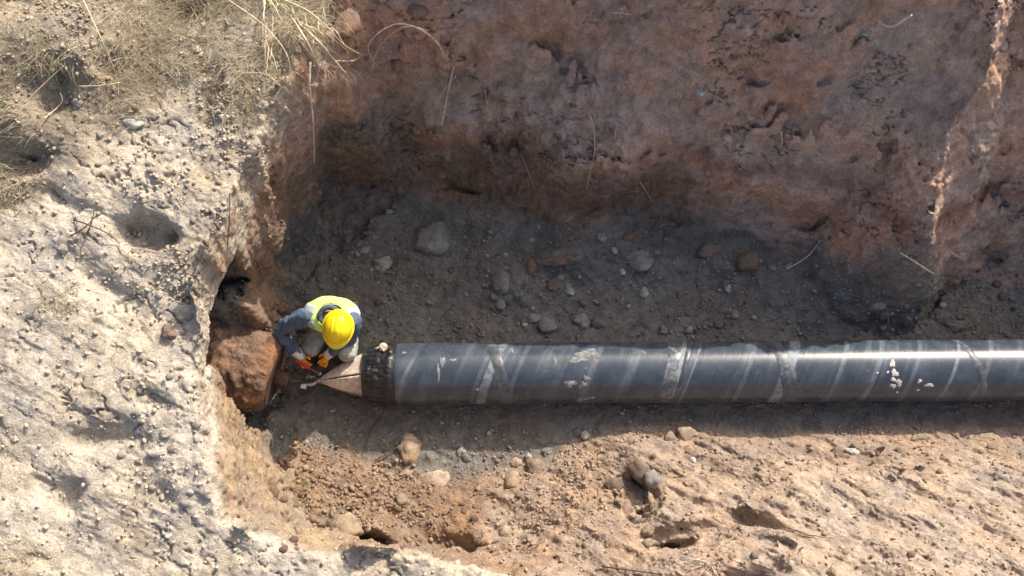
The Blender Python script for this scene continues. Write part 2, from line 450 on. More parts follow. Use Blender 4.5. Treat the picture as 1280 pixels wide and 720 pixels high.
def edge_quads(ax):
    sl0 = [slice(None)] * 3; sl1 = [slice(None)] * 3
    sl0[ax] = slice(0, -1); sl1[ax] = slice(1, None)
    s0, s1 = sgn[tuple(sl0)], sgn[tuple(sl1)]
    e = np.argwhere(s0 != s1)
    o1, o2 = (ax + 1) % 3, (ax + 2) % 3
    lim = np.array(cs.shape)
    ok = (e[:, o1] > 0) & (e[:, o2] > 0) & (e[:, o1] < lim[o1]) & (e[:, o2] < lim[o2])
    e = e[ok]; inside_first = s0[e[:, 0], e[:, 1], e[:, 2]]
    def at(d1, d2):
        c = e.copy(); c[:, o1] -= d1; c[:, o2] -= d2
        return vid[c[:, 0], c[:, 1], c[:, 2]]
    q = np.stack([at(1, 1), at(0, 1), at(0, 0), at(1, 0)], 1)
    q[~inside_first] = q[~inside_first][:, ::-1]
    quads.append(q)
for ax in range(3): edge_quads(ax)
Q = np.concatenate(quads)
del fld, sgn, cs, vid

# drop the box walls' stray islands: keep only the component holding most vertices (label by union passes)
lab = np.arange(len(V))
for _ in range(400):
    m = lab[Q].min(1); new = lab.copy(); np.minimum.at(new, Q.ravel(), np.repeat(m, 4))
    new = new[new]
    if (new == lab).all(): break
    lab = new
main = np.bincount(lab).argmax()
keep = lab == main
Q = Q[keep[Q].all(1)]
re = np.cumsum(keep) - 1; V = V[keep]; Q = re[Q]
# light smoothing
E = np.concatenate([Q[:, [0, 1]], Q[:, [1, 2]], Q[:, [2, 3]], Q[:, [3, 0]]])
for _ in range(2):
    s = np.zeros_like(V); c = np.zeros(len(V))
    np.add.at(s, E[:, 0], V[E[:, 1]]); np.add.at(s, E[:, 1], V[E[:, 0]])
    np.add.at(c, E[:, 0], 1); np.add.at(c, E[:, 1], 1)
    V = V * .5 + .5 * s / np.maximum(c, 1)[:, None]

# --- one linear subdivision
def subdivide(V, Q):
    n = len(V)
    ed = np.sort(np.stack([Q, np.roll(Q, -1, 1)], 2).reshape(-1, 2), 1)
    key = ed[:, 0].astype(np.int64) * n + ed[:, 1]
    uq, inv = np.unique(key, return_inverse=True)
    a, b = uq // n, uq % n
    ev = (V[a] + V[b]) / 2; fv = V[Q].mean(1)
    eid = (n + inv).reshape(-1, 4); fid = n + len(uq) + np.arange(len(Q))
    V2 = np.concatenate([V, ev, fv])
    qs = []
    for k in range(4):
        qs.append(np.stack([Q[:, k], eid[:, k], fid, eid[:, (k + 3) % 4]], 1))
    return V2, np.concatenate(qs)
def normals(V, Q):
    d1 = V[Q[:, 2]] - V[Q[:, 0]]; d2 = V[Q[:, 3]] - V[Q[:, 1]]
    fn = np.cross(d1, d2); N = np.zeros_like(V)
    for k in range(4): np.add.at(N, Q[:, k], fn)
    return N / np.maximum(np.linalg.norm(N, axis=1), 1e-12)[:, None], fn
V, Q = subdivide(V, Q)
N, fn = normals(V, Q)

# --- soil kinds per vertex (what the earth IS there), and the roughness each kind has
x, y, z = V.T
w1 = fbm(V, 1.3, 3); w2 = fbm(V + 40, 4.0, 3); w3 = fbm(V + 80, .6, 2)
dR_v, sg_v, _ = polydist(x, y, rim); dR_v = dR_v * sg_v
Gv = Gp(x, y)
Ytv = np.interp(x, *TOE); Ybv = np.interp(x, *BASE); Yrv = np.interp(x, [-1.6, 1, 4, 7], [4.8, 4.9, 4.85, 5.0])
def C(*c): return np.array(c, float)
pale = C(.585, .505, .40); straw = C(.33, .275, .20); redw = C(.33, .215, .15); farw = C(.58, .395, .295); farr = C(.58, .36, .255)
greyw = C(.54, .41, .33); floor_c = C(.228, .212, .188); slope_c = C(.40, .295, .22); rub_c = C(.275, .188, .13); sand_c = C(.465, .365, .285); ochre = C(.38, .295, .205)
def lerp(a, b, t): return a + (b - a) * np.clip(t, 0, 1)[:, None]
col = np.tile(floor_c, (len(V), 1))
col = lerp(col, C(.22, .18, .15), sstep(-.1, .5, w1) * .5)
# far wall by height
tw = sstep(-.18, .02, y - Ybv + .10 * w2 + .05 * w1) * (dR_v > -.1)
wall = np.tile(farw, (len(V), 1))
wall = lerp(wall, farr, sstep(-.05, .35, w1 + .4 * w2))
wall = lerp(wall, greyw, sstep(.0, .4, w3 - .3 * w1 + .1))
wall = lerp(wall, C(.25, .17, .125), sstep(1.15, .6, z + .15 * w1 - .5 * sstep(-.6, -1.3, x)) * (1 - sstep(1.2, 2.2, x)) * .95)       # low wall darker: shade of the recess put into its colour
wall = lerp(wall, C(.30, .155, .11), np.exp(-((z - 1.0 - .12 * w1) / .10) ** 2) * sstep(.9, 1.6, x) * .7)   # red seam
wall = lerp(wall, C(.46, .36, .29), sstep(.15, .45, w2 + .3 * w3) * .4)
tw = np.maximum(tw, sstep(.32, .5, z + .06 * w2) * sstep(3.2, 3.45, y) * (dR_v > -.05))
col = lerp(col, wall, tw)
# near slope
tn = sstep(-.04, .10, Ytv - y + .06 * w2) * (dR_v > -.05)
sl_ = lerp(np.tile(slope_c, (len(V), 1)), sand_c, sstep(.7, 2.6, x + .8 * w1) * sstep(.15, .6, Ytv - y + .3 * w1))
sl_ = lerp(sl_, rub_c, sstep(.2, -.5, x + .9 * w1 + .3 * w2) * .85)
col = lerp(col, sl_, tn)
# left wall / near-left wall and the talus at its foot
tl = sstep(.55, .25, dR_v + .12 * w2) * sstep(.12, .4, z + .1 * w2) * (dR_v > -.2) * sstep(-.9, -1.35, x) 
lw = lerp(np.tile(redw, (len(V), 1)), ochre, sstep(2.1, 1.7, y))
lw = lerp(lw, C(.40, .265, .185), sstep(.1, .4, w2) * .6)
lw = lerp(lw, wall, sstep(3.55, 3.9, y + .1 * w1))
col = lerp(col, lw, tl)
# top ground
tg = sstep(-.16, -.05, z - Gv + .05 * w2) * sstep(.07, -.02, dR_v + .05 * w2)
tg = np.maximum(tg, sstep(.05, -.0, dR_v + .03 * w2) * sstep(-.5, -.3, z - Gv))
tg = np.maximum(tg, sstep(0.02, .12, y - Yrv + .05 * w1) * (z > 1.6))
gr_w = sstep(-.30, .30, y - 3.32 - .45 * (x + 3.5) + .30 * w1)
tp = lerp(np.tile(pale, (len(V), 1)), C(.40, .33, .25), sstep(.0, .35, w1 + .5 * w2) * .6)
tp = lerp(tp, straw, gr_w * .85)
tp = lerp(tp, C(.55, .49, .41), sstep(.1, .4, w3 + .2) * .35 * (1 - gr_w))
col = lerp(col, tp, tg)
col = np.clip(col, .02, .8)

# --- fine relief along the normals
rimband = np.exp(-((dR_v + .28) / .22) ** 2) * sstep(.9, 1.6, y)
amp_cl = np.clip(1.2 * tn * sstep(1.6, -.4, x) + .7 * tn + .8 * tl + .9 * sstep(-1.75, -2.0, x) * (1 - tg) + 1.3 * (1 - tn) * (1 - tg) * (1 - tw) + tg * (.16 + .85 * rimband + .6 * gr_w), 0, 1.4)
wd, wi = worley(V + .03 * np.stack([w2, w1, w2], 1), 9.0)
wd2, wi2 = worley(V + .02 * np.stack([w2, w2, w1], 1), 24.0)
wd3, wi3 = worley(V, 46.0)
pm = sstep(-.15, .3, fbm(V + 21, 2.2, 3))
clod = np.clip(.55 - wd, -.1, 1) * np.clip(wi - .25, 0, 1) * .05 + np.clip(.5 - wd2, -.08, 1) * np.clip(wi2 - .3, 0, 1) * .034 + np.clip(.5 - wd3, -.05, 1) * np.clip(wi3 - .3, 0, 1) * .018
VD = np.stack([(x * .86 - y * .5) * .42, (x * .5 + y * .86) * 1.35, z], 1)     # raked obliquely by the bucket
an = fbm(VD, 7.0, 4, .6); an2 = fbm(VD + 31, 15.0, 3, .6)
rake = .020 * an + .010 * an2 - .075 * np.clip(an - .16, 0, 1) - .05 * np.clip(an2 - .22, 0, 1)
fine = .010 * fbm(V, 14, 3, .6) + .008 * fbm(V + 9, 5, 2, .5, True)
VW = V * (1.0, 1.0, .30)
vflow = .020 * fbm(VW, 6, 3, .55) + .012 * fbm(VW + 5, 17, 2, .6)
VH = np.stack([x * .8, y, z * 2.2], 1)
hcr = np.clip(.05 - np.abs(fbm(VH, 3.0, 4, .6)), 0, 1) * sstep(.0, .35, fbm(V + 70, 1.4, 3))
crumb_w = sstep(-.05, .3, fbm(V + 50, 1.5, 3)) * (.4 + .6 * sstep(1.7, .9, z))
inb = sstep(0, .4, np.minimum.reduce([x - X0, X1 - x, y - Y0, Y1 - y]))
tn_r = tn * sstep(-.2, .8, x)
disp = clod * amp_cl + fine * (1 - .5 * tg) * (1 - .5 * tn_r) + tg * rake * (.30 - .05 * gr_w) + tn_r * rake * .78
disp += tw * (vflow * .8 - .85 * hcr + (clod * 1.5 + .018 * fbm(V, 24, 2, .6)) * crumb_w)
crack = np.clip(.030 - np.abs(fbm(VD * (1.6, .8, 1), 2.6, 4, .55)), 0, 1) * pm
disp -= crack * 1.0 * tg * (1 - gr_w)
V = V + N * (disp * inb)[:, None]
N, fn = normals(V, Q)

# --- split the sheet into the places it is made of
qc = V[Q].mean(1); fz = fn[:, 2] / np.maximum(np.linalg.norm(fn, axis=1), 1e-12)
s_tg, s_tw, s_tn, s_tl = tg[Q].mean(1), tw[Q].mean(1), tn[Q].mean(1), tl[Q].mean(1)
cls = np.zeros(len(Q), int)
cls[s_tw > .5] = 1; cls[s_tn > .5] = 2; cls[s_tl > .5] = 3; cls[s_tg > .5] = 4
PLACES = ['trench_floor', 'trench_bank', 'spoil_slope', 'pit_bank', 'ground']
def big_mesh(name, V, Q, col, N):
    used = np.unique(Q); mp = np.full(len(V), -1, np.int64); mp[used] = np.arange(len(used))
    q = mp[Q]; v = V[used]
    me = bpy.data.meshes.new(name)
    me.vertices.add(len(v)); me.vertices.foreach_set('co', v.astype(np.float32).ravel())
    me.loops.add(q.size); me.loops.foreach_set('vertex_index', q.astype(np.int32).ravel())
    me.polygons.add(len(q)); me.polygons.foreach_set('loop_start', np.arange(0, q.size, 4, dtype=np.int32))
    me.update(calc_edges=True)
    me.polygons.foreach_set('use_smooth', np.ones(len(q), bool))
    at = me.attributes.new('soil', 'FLOAT_COLOR', 'POINT')
    at.data.foreach_set('color', np.concatenate([col[used], np.ones((len(v), 1))], 1).astype(np.float32).ravel())
    me.normals_split_custom_set_from_vertices(N[used].astype(np.float32))
    me.materials.append(M['ground'])
    o = bpy.data.objects.new(name, me); COL.objects.link(o)
    o['kind'] = 'structure'
    return o
for k, nm in enumerate(PLACES):
    if (cls == k).any(): big_mesh(nm, V, Q[cls == k], col, N)
# the country beyond the pit, out to the horizon
rr = [0, .35, 1.5, 6, 30, 400]
vv, ff = [], []
for k, e in enumerate(rr):
    for a, b in ((X0 + .06 - e, Y0 + .06 - e), (X1 - .06 + e, Y0 + .06 - e), (X1 - .06 + e, Y1 - .06 + e), (X0 + .06 - e, Y1 - .06 + e)):
        vv.append((a, b, float(Gp(a, b)) - .02))
    if k:
        for c in range(4):
            i, j = (k - 1) * 4 + c, (k - 1) * 4 + (c + 1) % 4
            ff.append((i, i + 4, j + 4, j))
M['plain'] = soil_mat('plain_soil', base=(.36, .30, .22))
o = obj('terrain', vv, ff, M['plain'], smooth=False); o['kind'] = 'structure'

# surface lookup for everything that lies on the earth
_tri = BVHTree.FromPolygons([tuple(v) for v in V.tolist()], Q.tolist())
def hit(px, py):
    d = Vector(ray(px, py)).normalized()
    p, n, _, _ = _tri.ray_cast(Vector((0, 0, CAM_Z)), d)
    return p, n
def drop(x, y, z=4.0):
    p, n, _, _ = _tri.ray_cast(Vector((x, y, z)), Vector((0, 0, -1)))
    return p, n

# ------------------------------------------------------------------ pipeline
def pipe_material():
    k = NT('black_polyethylene'); co = k.coords()
    sep = k.n('ShaderNodeSeparateXYZ'); k.l(co, sep.inputs[0])
    sh = k.math('ADD', sep.outputs[0], k.math('MULTIPLY', sep.outputs[1], -0.42))     # oblique coordinate along the wrap
    cmb = k.n('ShaderNodeCombineXYZ'); k.l(sh, cmb.inputs[0])
    k.l(k.math('MULTIPLY', sep.outputs[1], .12), cmb.inputs[1]); k.l(k.math('MULTIPLY', sep.outputs[2], .12), cmb.inputs[2])
    s1 = k.noise(cmb.outputs[0], 9, 5, .65); s2 = k.noise(cmb.outputs[0], 34, 4, .7); blot = k.noise(co, 5, 6, .65); fine = k.noise(co, 60, 4, .7)
    d = k.math('MULTIPLY', k.ramp(s1, .5, .78, 0, .32), k.ramp(blot, .3, .6, .3, 1))
    d = k.math('ADD', d, k.math('MULTIPLY', k.ramp(s2, .55, .8, 0, .22), k.ramp(blot, .35, .65, .2, 1)))
    # worn pale rings where the wrap overlaps, at uneven spacing
    for xb, wd, a in ((0.62, 0.026, 0.09), (.875, .05, .55), (0.80, 0.026, 0.22), (1.10, 0.026, 0.17), (2.44, .055, .7), (2.56, .015, .4), (3.36, .06, .55), (3.80, 0.026, 0.28), (4.10, 0.031, 0.28), (4.42, 0.026, 0.22), (4.75, .02, .45), (5.02, 0.026, 0.22), (1.72, 0.033, 0.19), (2.02, 0.022, 0.17), (3.02, 0.026, 0.22)):
        dd = k.math('ABSOLUTE', k.math('SUBTRACT', sh, xb))
        r = k.math('MULTIPLY', k.ramp(dd, wd * .5, wd, a, 0), k.ramp(k.noise(co, 16, 5, .7), .3, .6, .15, 1))
        d = k.math('MAXIMUM', d, r)
    grit = k.math('MULTIPLY', k.ramp(fine, .56, .66, 0, .4), k.ramp(blot, .48, .66, 0, 1))
    d = k.math('MAXIMUM', d, grit)
    # settled dust on the upper back, soil on the flanks
    d = k.math('ADD', d, k.ramp(blot, .2, .8, .04, .16))
    low = k.math('MULTIPLY', k.ramp(sep.outputs[2], .04, -.12, 0, .85), k.ramp(k.noise(co, 7, 5, .6), .25, .6, .5, 1))
    c = k.mix(d, (.020, .031, .050), (.30, .34, .375))
    c = k.mix(low, c, (.12, .088, .066))
    k.set(Base_Color=c, Roughness=k.math('ADD', k.ramp(d, 0, .6, .26, .48), k.math('MULTIPLY', low, .3)))
    b = k.bump(s2, .25, .004); b = k.bump(fine, .12, .002, b)
    k.set(Normal=b)
    k.b.inputs['Specular IOR Level'].default_value = 0.5
    return k.m
def simple(name, c, rough=.8, metal=0.0, var=.25, scale=30, bump=.3, bdist=.004, spec=.3):
    k = NT(name); co = k.coords(); n = k.noise(co, scale, 6, .65); n_ = k.noise(co, scale * .22, 4, .6)
    f = k.math('MULTIPLY', k.ramp(n, .3, .7, 1 - var, 1 + var), k.ramp(n_, .3, .7, 1 - var * .7, 1 + var * .7))
    hs = k.n('ShaderNodeHueSaturation'); hs.inputs['Color'].default_value = (*c, 1); k.l(f, hs.inputs['Value'])
    k.set(Base_Color=hs.outputs[0], Roughness=rough, Metallic=metal, Normal=k.bump(n, bump, bdist))
    k.b.inputs['Specular IOR Level'].default_value = spec
    return k.m
M['pipe'] = pipe_material()
M['wrap'] = simple('black_wrap', (.018, .019, .021), .38, var=.5, bump=.9, spec=.5)
M['petal'] = simple('dusty_petal', (.58, .485, .41), .85, var=.3, scale=22, bump=.35)
M['petal_low'] = simple('shaded_petal', (.34, .25, .20), .8, var=.35, scale=22, bump=.4)  # lower petals: their shade is put into a browner, darker colour
M['steel'] = simple('worn_steel', (.42, .40, .38), .38, metal=.85, var=.3)
M['mudsteel'] = simple('muddy_steel', (.24, .165, .12), .8, var=.4, scale=24, bump=.8, bdist=.01)
M['splash'] = simple('dried_splash', (.58, .53, .49), .85, var=.25, scale=60)
M['scuff'] = simple('grey_scuff', (.19, .195, .20), .7, var=.5, scale=40)
M['foam'] = simple('pale_clay', (.55, .42, .33), .95, var=.3, scale=60, bump=.7)

PR = .262
pa, pb = P(490, 467.5, .25), P(1280, 462.0, .26)
ax = Vector(pb - pa).normalized()
pipe = empty('black_pipe', tuple(pa)); pipe.rotation_euler = (0, 0, math.atan2(ax.y, ax.x))
tag(pipe, 'long glossy black pipe lying along the trench floor with a pointed pulling end', 'pipe')
def revolve(prof, n=96, wrink=None):
    v, f = [], []
    for i, (x_, r_) in enumerate(prof):
        for j in range(n):
            t = 2 * PI * j / n; rr_ = r_ + (wrink(x_, t) if wrink else 0)
            v.append((x_, rr_ * math.cos(t), rr_ * math.sin(t)))
    for i in range(len(prof) - 1):
        for j in range(n):
            f.append((i * n + j, (i + 1) * n + j, (i + 1) * n + (j + 1) % n, i * n + (j + 1) % n))
    return v, f
L = 8.2
prof = [(x_, PR * (1 + .004 * math.sin(x_ * 1.7) - .0)) for x_ in np.linspace(0, L, 120)]
v, f = revolve([(.0, PR * .90), (.006, PR * .985)] + prof[1:], 96)
obj('pipe_barrel', v, f, M['pipe'], pipe)
# heat-shrunk, wrinkled wrap over the shoulder of the pulling head
def wr(x_, t):
    e = min(1, max(0, (x_ + .23) / .05)) * min(1, max(0, (.03 - x_) / .05))
    q = np.array([[math.cos(t) * 2.6, math.sin(t) * 2.6, x_ * 1.6]])
    a = float(fbm(q * 3.2, 1.0, 3, .6, True)[0]); b = math.sin(t * 19 + 9 * x_ + 3 * float(perlin(q * 1.3)[0]))
    return e * (.022 * a * 1.1 + .004 * b)
prof = [(x_, np.interp(x_, [-.235, -.20, -.12, -.03, .0, .05], [.216, .219, .236, .252, PR + .004, PR + .003])) for x_ in np.linspace(-.235, .05, 36)]
v, f = revolve(prof, 150, wr); obj('wrinkled_wrap', v, f, M['wrap'], pipe)
# six bent petals that make the pointed nose
TIPX, BASX, BR = -.61, -.22, .218
TY, TZ = -.045, -.02
def petal(k, mat):
    a0 = 2 * PI * k / 6 + math.radians(16); n, m = 10, 16; v, f = [], []
    for lay, off in ((0, 0), (1, -.011)):
        for i in range(m + 1):
            u = i / m; x_ = BASX + .02 + (TIPX - BASX - .02) * u
            r_ = (BR - .030) * (1 - u) + .030 + .012 * math.sin(u * PI) + off
            wdt = (2 * PI / 6) * (.965 - .10 * u)
            for j in range(n + 1):
                t = a0 + (j / n - .5) * wdt
                flat_ = r_ * (math.cos(wdt / 2) / math.cos(t - a0)) * .55 + r_ * .45
                v.append((x_, flat_ * math.cos(t) + TY * u, flat_ * math.sin(t) + TZ * u))
    S = (m + 1) * (n + 1)
    for i in range(m):
        for j in range(n):
            p0 = i * (n + 1) + j
            f.append((p0, p0 + n + 1, p0 + n + 2, p0 + 1)); f.append((S + p0, S + p0 + 1, S + p0 + n + 2, S + p0 + n + 1))
    for i in range(m):
        a, b = i * (n + 1), (i + 1) * (n + 1); f.append((a, S + a, S + b, b)); a += n; b += n; f.append((a, b, S + b, S + a))
    for j in range(n):
        f.append((j, j + 1, S + j + 1, S + j)); e = m * (n + 1) + j; f.append((e, S + e, S + e + 1, e + 1))
    o = obj('nose_petal', v, f, mat, pipe)
    return o
for k in range(6):
    o = petal(k, M['petal'] if k in (0, 1, 2) else M['petal_low'])
    if k == 1: o['label'] = 'pale dusty upper petal of the nose'
b = MB(); b.tube([(TIPX + .06, TY * .9, TZ), (TIPX - .02, TY, TZ), (TIPX - .05, TY, TZ)], [.026, .026, .018], 14); b.build('nose_bolt', M['steel'], pipe)
b = MB()
ring = [(TIPX - .075 + .032 * math.cos(t), TY + .032 * math.sin(t), TZ) for t in np.linspace(0, 2 * PI, 19)]
b.tube(ring, .010, 8, False); b.build('pulling_eye', M['steel'], pipe)
# dried pale splashes standing a little proud of the pipe skin
def splash(x_, t_, sx, sy, seed, mat=None):
    rs = random.Random(seed); n = 22; v = [(x_, (PR + .004) * math.cos(t_), (PR + .004) * math.sin(t_))]; ph = [rs.uniform(0, 6.3) for _ in range(4)]
    for lay in (.6, 1.0):
        for j in range(n):
            a = 2 * PI * j / n
            q = lay * (1 + .22 * math.sin(2 * a + ph[0]) + .18 * math.sin(3 * a + ph[1]) + .14 * math.sin(5 * a + ph[2]) + .1 * math.sin(8 * a + ph[3]))
            t = t_ + q * sy * math.sin(a) / PR; r_ = PR + (.0042 if lay < 1 else .0012)
            v.append((x_ + q * sx * math.cos(a), r_ * math.cos(t), r_ * math.sin(t)))
    f = [(0, 1 + j, 1 + (j + 1) % n) for j in range(n)] + [(1 + j, 1 + n + j, 1 + n + (j + 1) % n, 1 + (j + 1) % n) for j in range(n)]
    f = [tuple(reversed(q)) for q in f]
    obj('dried_splash', v, f, mat or M['splash'], pipe)
def pipe_xt(px, py):
    q = ray(px, py); o_ = np.array([0, 0, CAM_Z]); best = None
    for t in np.linspace(7.6, 8.6, 400):
        p = Vector(o_ + q * t) - Vector(pa); s = p.dot(ax); r = p - ax * s
        if r.length <= PR:
            side = Vector((-ax.y, ax.x, 0)); return s, math.atan2(r.z, r.dot(side))
    return s, math.atan2(r.z, r.dot(side)) if False else 1.0
for i, (px, py, w, h) in enumerate([(734, 441, 13, 7), (722, 449, 10, 5), (744, 448, 5, 9), (693, 449, 3, 7), (566, 450, 4, 2), (553, 452, 3, 7), (548, 466, 2, 10), (712, 480, 7, 6), (729, 482, 6, 5), (733, 473, 4, 4), (729, 499, 9, 4), (738, 497, 5, 3), (650, 447, 2, 2),
     (1116, 454, 4, 4), (1119, 466, 5, 4), (1117, 474, 3, 3), (1124, 478, 4, 5), (1117, 482, 4, 3), (1150, 476, 3, 2.4), (1162, 481, 5, 3), (1097, 466, 1.4, 1.4), (1110, 465, 1.4, 1.6), (1122, 490, 2, 1.6), (505, 441, 3, 2), (597, 487, 2, 2), (1148, 487, 2, 1.5), (805, 441, 2, 4), (640, 438, 2, 5)]):
    s, t = pipe_xt(px, py); splash(s, t, w * .0062, h * .0066, 40 + i, M['splash'] if px > 1000 else M['scuff'])
# tapes wound obliquely over the barrel
def tape(px, wd, lean, mat):
    s, _ = pipe_xt(px, 465); v, f = [], []; n = 64
    for j in range(n):
        t = 2 * PI * j / n; q = s + lean * math.cos(t) * PR
        w_ = wd * (1 + .15 * math.sin(3 * t + px))
        for d, r_ in ((-w_, .0008), (-w_ * .92, .0022), (w_ * .92, .0022), (w_, .0008)):
            v.append((q + d, (PR + r_) * math.cos(t), (PR + r_) * math.sin(t)))
    for j in range(n):
        for k in range(3):
            a, b_ = j * 4 + k, ((j + 1) % n) * 4 + k; f.append((a, a + 1, b_ + 1, b_))
    obj('wound_tape', v, f, mat, pipe)
def tape_mat(name, c):
    k = NT(name); co = k.coords(); n = k.noise(co, 28, 6, .7); n_ = k.noise(co, 7, 4, .6)
    f = k.math('MULTIPLY', k.ramp(n, .3, .75, .15, 1), k.ramp(n_, .3, .7, .15, 1))
    cc = k.mix(f, (.035, .04, .048), c)
    k.set(Base_Color=cc, Roughness=k.ramp(f, 0, 1, .3, .6), Normal=k.bump(n, .2, .003)); return k.m
M['tape'] = tape_mat('scuffed_tape', (.17, .19, .21)); M['tape2'] = tape_mat('pale_tape', (.30, .32, .34))
tape(622, .055, -.30, M['tape']); tape(842, .058, .22, M['tape2']); tape(982, .060, -.22, M['tape']); tape(858, .02, .3, M['tape']); tape(1222, .03, -.35, M['tape'])
# a knob of clay stuck on the shoulder
def blob(name, c, r, seed, mat, parent=None, sub=3, rough=.35, freq=1.6, facet=0.0):
    import bmesh
    bm = bmesh.new(); bmesh.ops.create_icosphere(bm, subdivisions=sub, radius=1)
    me = bpy.data.meshes.new(name); bm.to_mesh(me); bm.free()
    q = np.array([v.co[:] for v in me.vertices]); off = seed * 3.71
    if facet:
        rs = np.random.default_rng(seed); dirs = rs.normal(size=(11, 3)); dirs /= np.linalg.norm(dirs, axis=1)[:, None]
        h = rs.uniform(.62, .95, 11); m = np.min(np.where(q @ dirs.T > .05, h / np.maximum(q @ dirs.T, .05), 9), 1)
        q = q * (1 - facet + facet * np.minimum(m, 1.1))[:, None]
    q = q * (1 + rough * fbm(q + off, freq, 4, .55))[:, None]
    q = q * np.array(r)
    for i, v_ in enumerate(me.vertices): v_.co = q[i]
    me.polygons.foreach_set('use_smooth', [True] * len(me.polygons)); me.materials.append(mat)
    o = bpy.data.objects.new(name, me); COL.objects.link(o); o.location = c
    if parent is not None: o.parent = parent
    return o
o = blob('clay_knob', (-.055, .17, .215), (.035, .04, .03), 5, M['foam'], pipe, rough=.5)
b = MB(); b.tube(smooth_path([(-.04, .19, .20), (-.10, .165, .16), (-.20, .125, .135), (-.30, .075, .125)], 6), [.012, .016, .02, .024, .028, .03, .03, .03, .03, .03, .028, .027, .026, .025, .024, .022, .02, .016, .010], 8); b.build('pale_strap', M['petal'], pipe)
b = MB(); b.tube(smooth_path([(-.10, -.20, -.02), (-.07, -.30, -.10), (-.15, -.38, -.19), (-.20, -.46, -.215), (-.22, -.58, -.19)], 6), .0045, 6); b.build('loose_tie', M['wrap'], pipe)

# ------------------------------------------------------------------ mud-caked barrel drawn out of the pit bank
M['mud'] = soil_mat('caked_mud', base=(.40, .24, .16), var=.4, bump=1.6)
M['mud_dark'] = soil_mat('shaded_mud', base=(.16, .105, .082), var=.4, bump=1.2)  # darker mud: shade on end plate, swivel and rod put into the colour
def frame_to(o, a, b):
    a, b = Vector(a), Vector(b); o.location = a; o.rotation_euler = (b - a).to_track_quat('X', 'Z').to_euler()
A, B = Vector(P(232, 438, .46)), Vector(P(344, 471, .36))
bar = empty('mud_caked_barrel'); frame_to(bar, A, B)
tag(bar, 'squat barrel caked in reddish mud sticking out of the pit bank beside the worker', 'drill barrel')
Lb = (B - A).length
prof = [(0, .30)] + [(Lb * u, .315 + .025 * math.sin(u * PI)) for u in np.linspace(.02, .90, 40)] + [(Lb * .95, .312), (Lb * .985, .285), (Lb, .25), (Lb + .004, .20)]
v, f = revolve(prof, 110); v = np.array(v)
nn = v * (0, 1, 1); nn /= np.linalg.norm(nn, axis=1)[:, None]
wv_, wi_ = worley(v + 5, 9.0)
upf = sstep(-.5, .6, nn[:, 2])
d = (.05 * fbm(v + 3, 3.2, 3, .55) + .03 * fbm(v, 11, 3, .6, True) + (.5 - wv_) * wi_ * .06) * (.35 + .65 * upf) + .05 * upf * sstep(Lb * .75, Lb * .2, v[:, 0])
v = v + nn * (d * sstep(Lb + .02, Lb * .93, v[:, 0]))[:, None]
obj('caked_mud', v, f, M['mud'], bar)
v, f = [(Lb - .01, 0, 0)], []
for j in range(48):
    for r_ in (.12, .246): v.append((Lb + (.0 if r_ < .2 else .006), r_ * math.cos(2 * PI * j / 48), r_ * math.sin(2 * PI * j / 48)))
for j in range(48):
    a, b_ = 1 + 2 * j, 1 + 2 * ((j + 1) % 48); f += [(0, a, b_), (a, a + 1, b_ + 1, b_)]
obj('end_plate', v, f, M['mud_dark'], bar)
b = MB(); b.tube([(Lb - .02, 0, 0), (Lb + .06, 0, -.005), (Lb + .11, -.005, -.01), (Lb + .12, -.005, -.01)], [.075, .072, .070, .05], 24); b.build('swivel', M['mud_dark'], bar)
tipw = pipe.matrix_world
bpy.context.view_layer.update()
tip_world = pipe.matrix_world @ Vector((TIPX - .10, TY, TZ))
inv = bar.matrix_world.inverted(); tl_ = inv @ tip_world
b = MB(); b.tube([(Lb + .09, -.005, -.01), tl_ * .5 + Vector((Lb + .17, 0, -.01)) * .5, tl_], [.026, .022, .018], 14); b.build('pulling_rod', M['mud_dark'], bar)
b = MB(); t2 = tl_
b.tube([t2 + Vector((-.03, -.045, 0)), t2 + Vector((-.03, .045, 0))], .014, 10); b.build('shackle_pin', M['steel'], bar)
b = MB(); b.tube(smooth_path([t2 + Vector((-.03, -.036, 0)), t2 + Vector((.03, -.036, 0)), t2 + Vector((.062, 0, 0)), t2 + Vector((.03, .036, 0)), t2 + Vector((-.03, .036, 0))], 5), .011, 8); b.build('shackle', M['steel'], bar)
b = MB(); b.add([(t2.x + a, t2.y - .05 + bb, t2.z + c_) for a in (-.05, -.005) for bb in (-.035, .0) for c_ in (-.02, .03)],
                [(0, 1, 3, 2), (4, 6, 7, 5), (0, 4, 5, 1), (2, 3, 7, 6), (0, 2, 6, 4), (1, 5, 7, 3)]); b.build('pale_nut', M['petal'], bar, smooth=False)

# ------------------------------------------------------------------ worker
def skin(name, joints, edges, root, mat, parent=None, sub=2):
    me = bpy.data.meshes.new(name)
    me.from_pydata([tuple(j[0]) for j in joints], edges, []); me.update()
    o = bpy.data.objects.new(name, me); COL.objects.link(o)
    m = o.modifiers.new('skin', 'SKIN'); m.use_smooth_shade = True
    if hasattr(m, 'branch_smoothing'): m.branch_smoothing = .6
    sv = me.skin_vertices[0].data
    for i, j in enumerate(joints):
        r_ = j[1]; sv[i].radius = (r_, r_) if not hasattr(r_, '__len__') else r_
        sv[i].use_root = (i == root)
    s = o.modifiers.new('sub', 'SUBSURF'); s.levels = s.render_levels = sub
    dg = bpy.context.evaluated_depsgraph_get(); dg.update()
    me2 = bpy.data.meshes.new_from_object(o.evaluated_get(dg)); me2.name = name
    o.modifiers.clear(); o.data = me2; bpy.data.meshes.remove(me)
    me2.materials.clear(); me2.materials.append(mat)
    me2.polygons.foreach_set('use_smooth', [True] * len(me2.polygons))
    if parent is not None: o.parent = parent
    return o
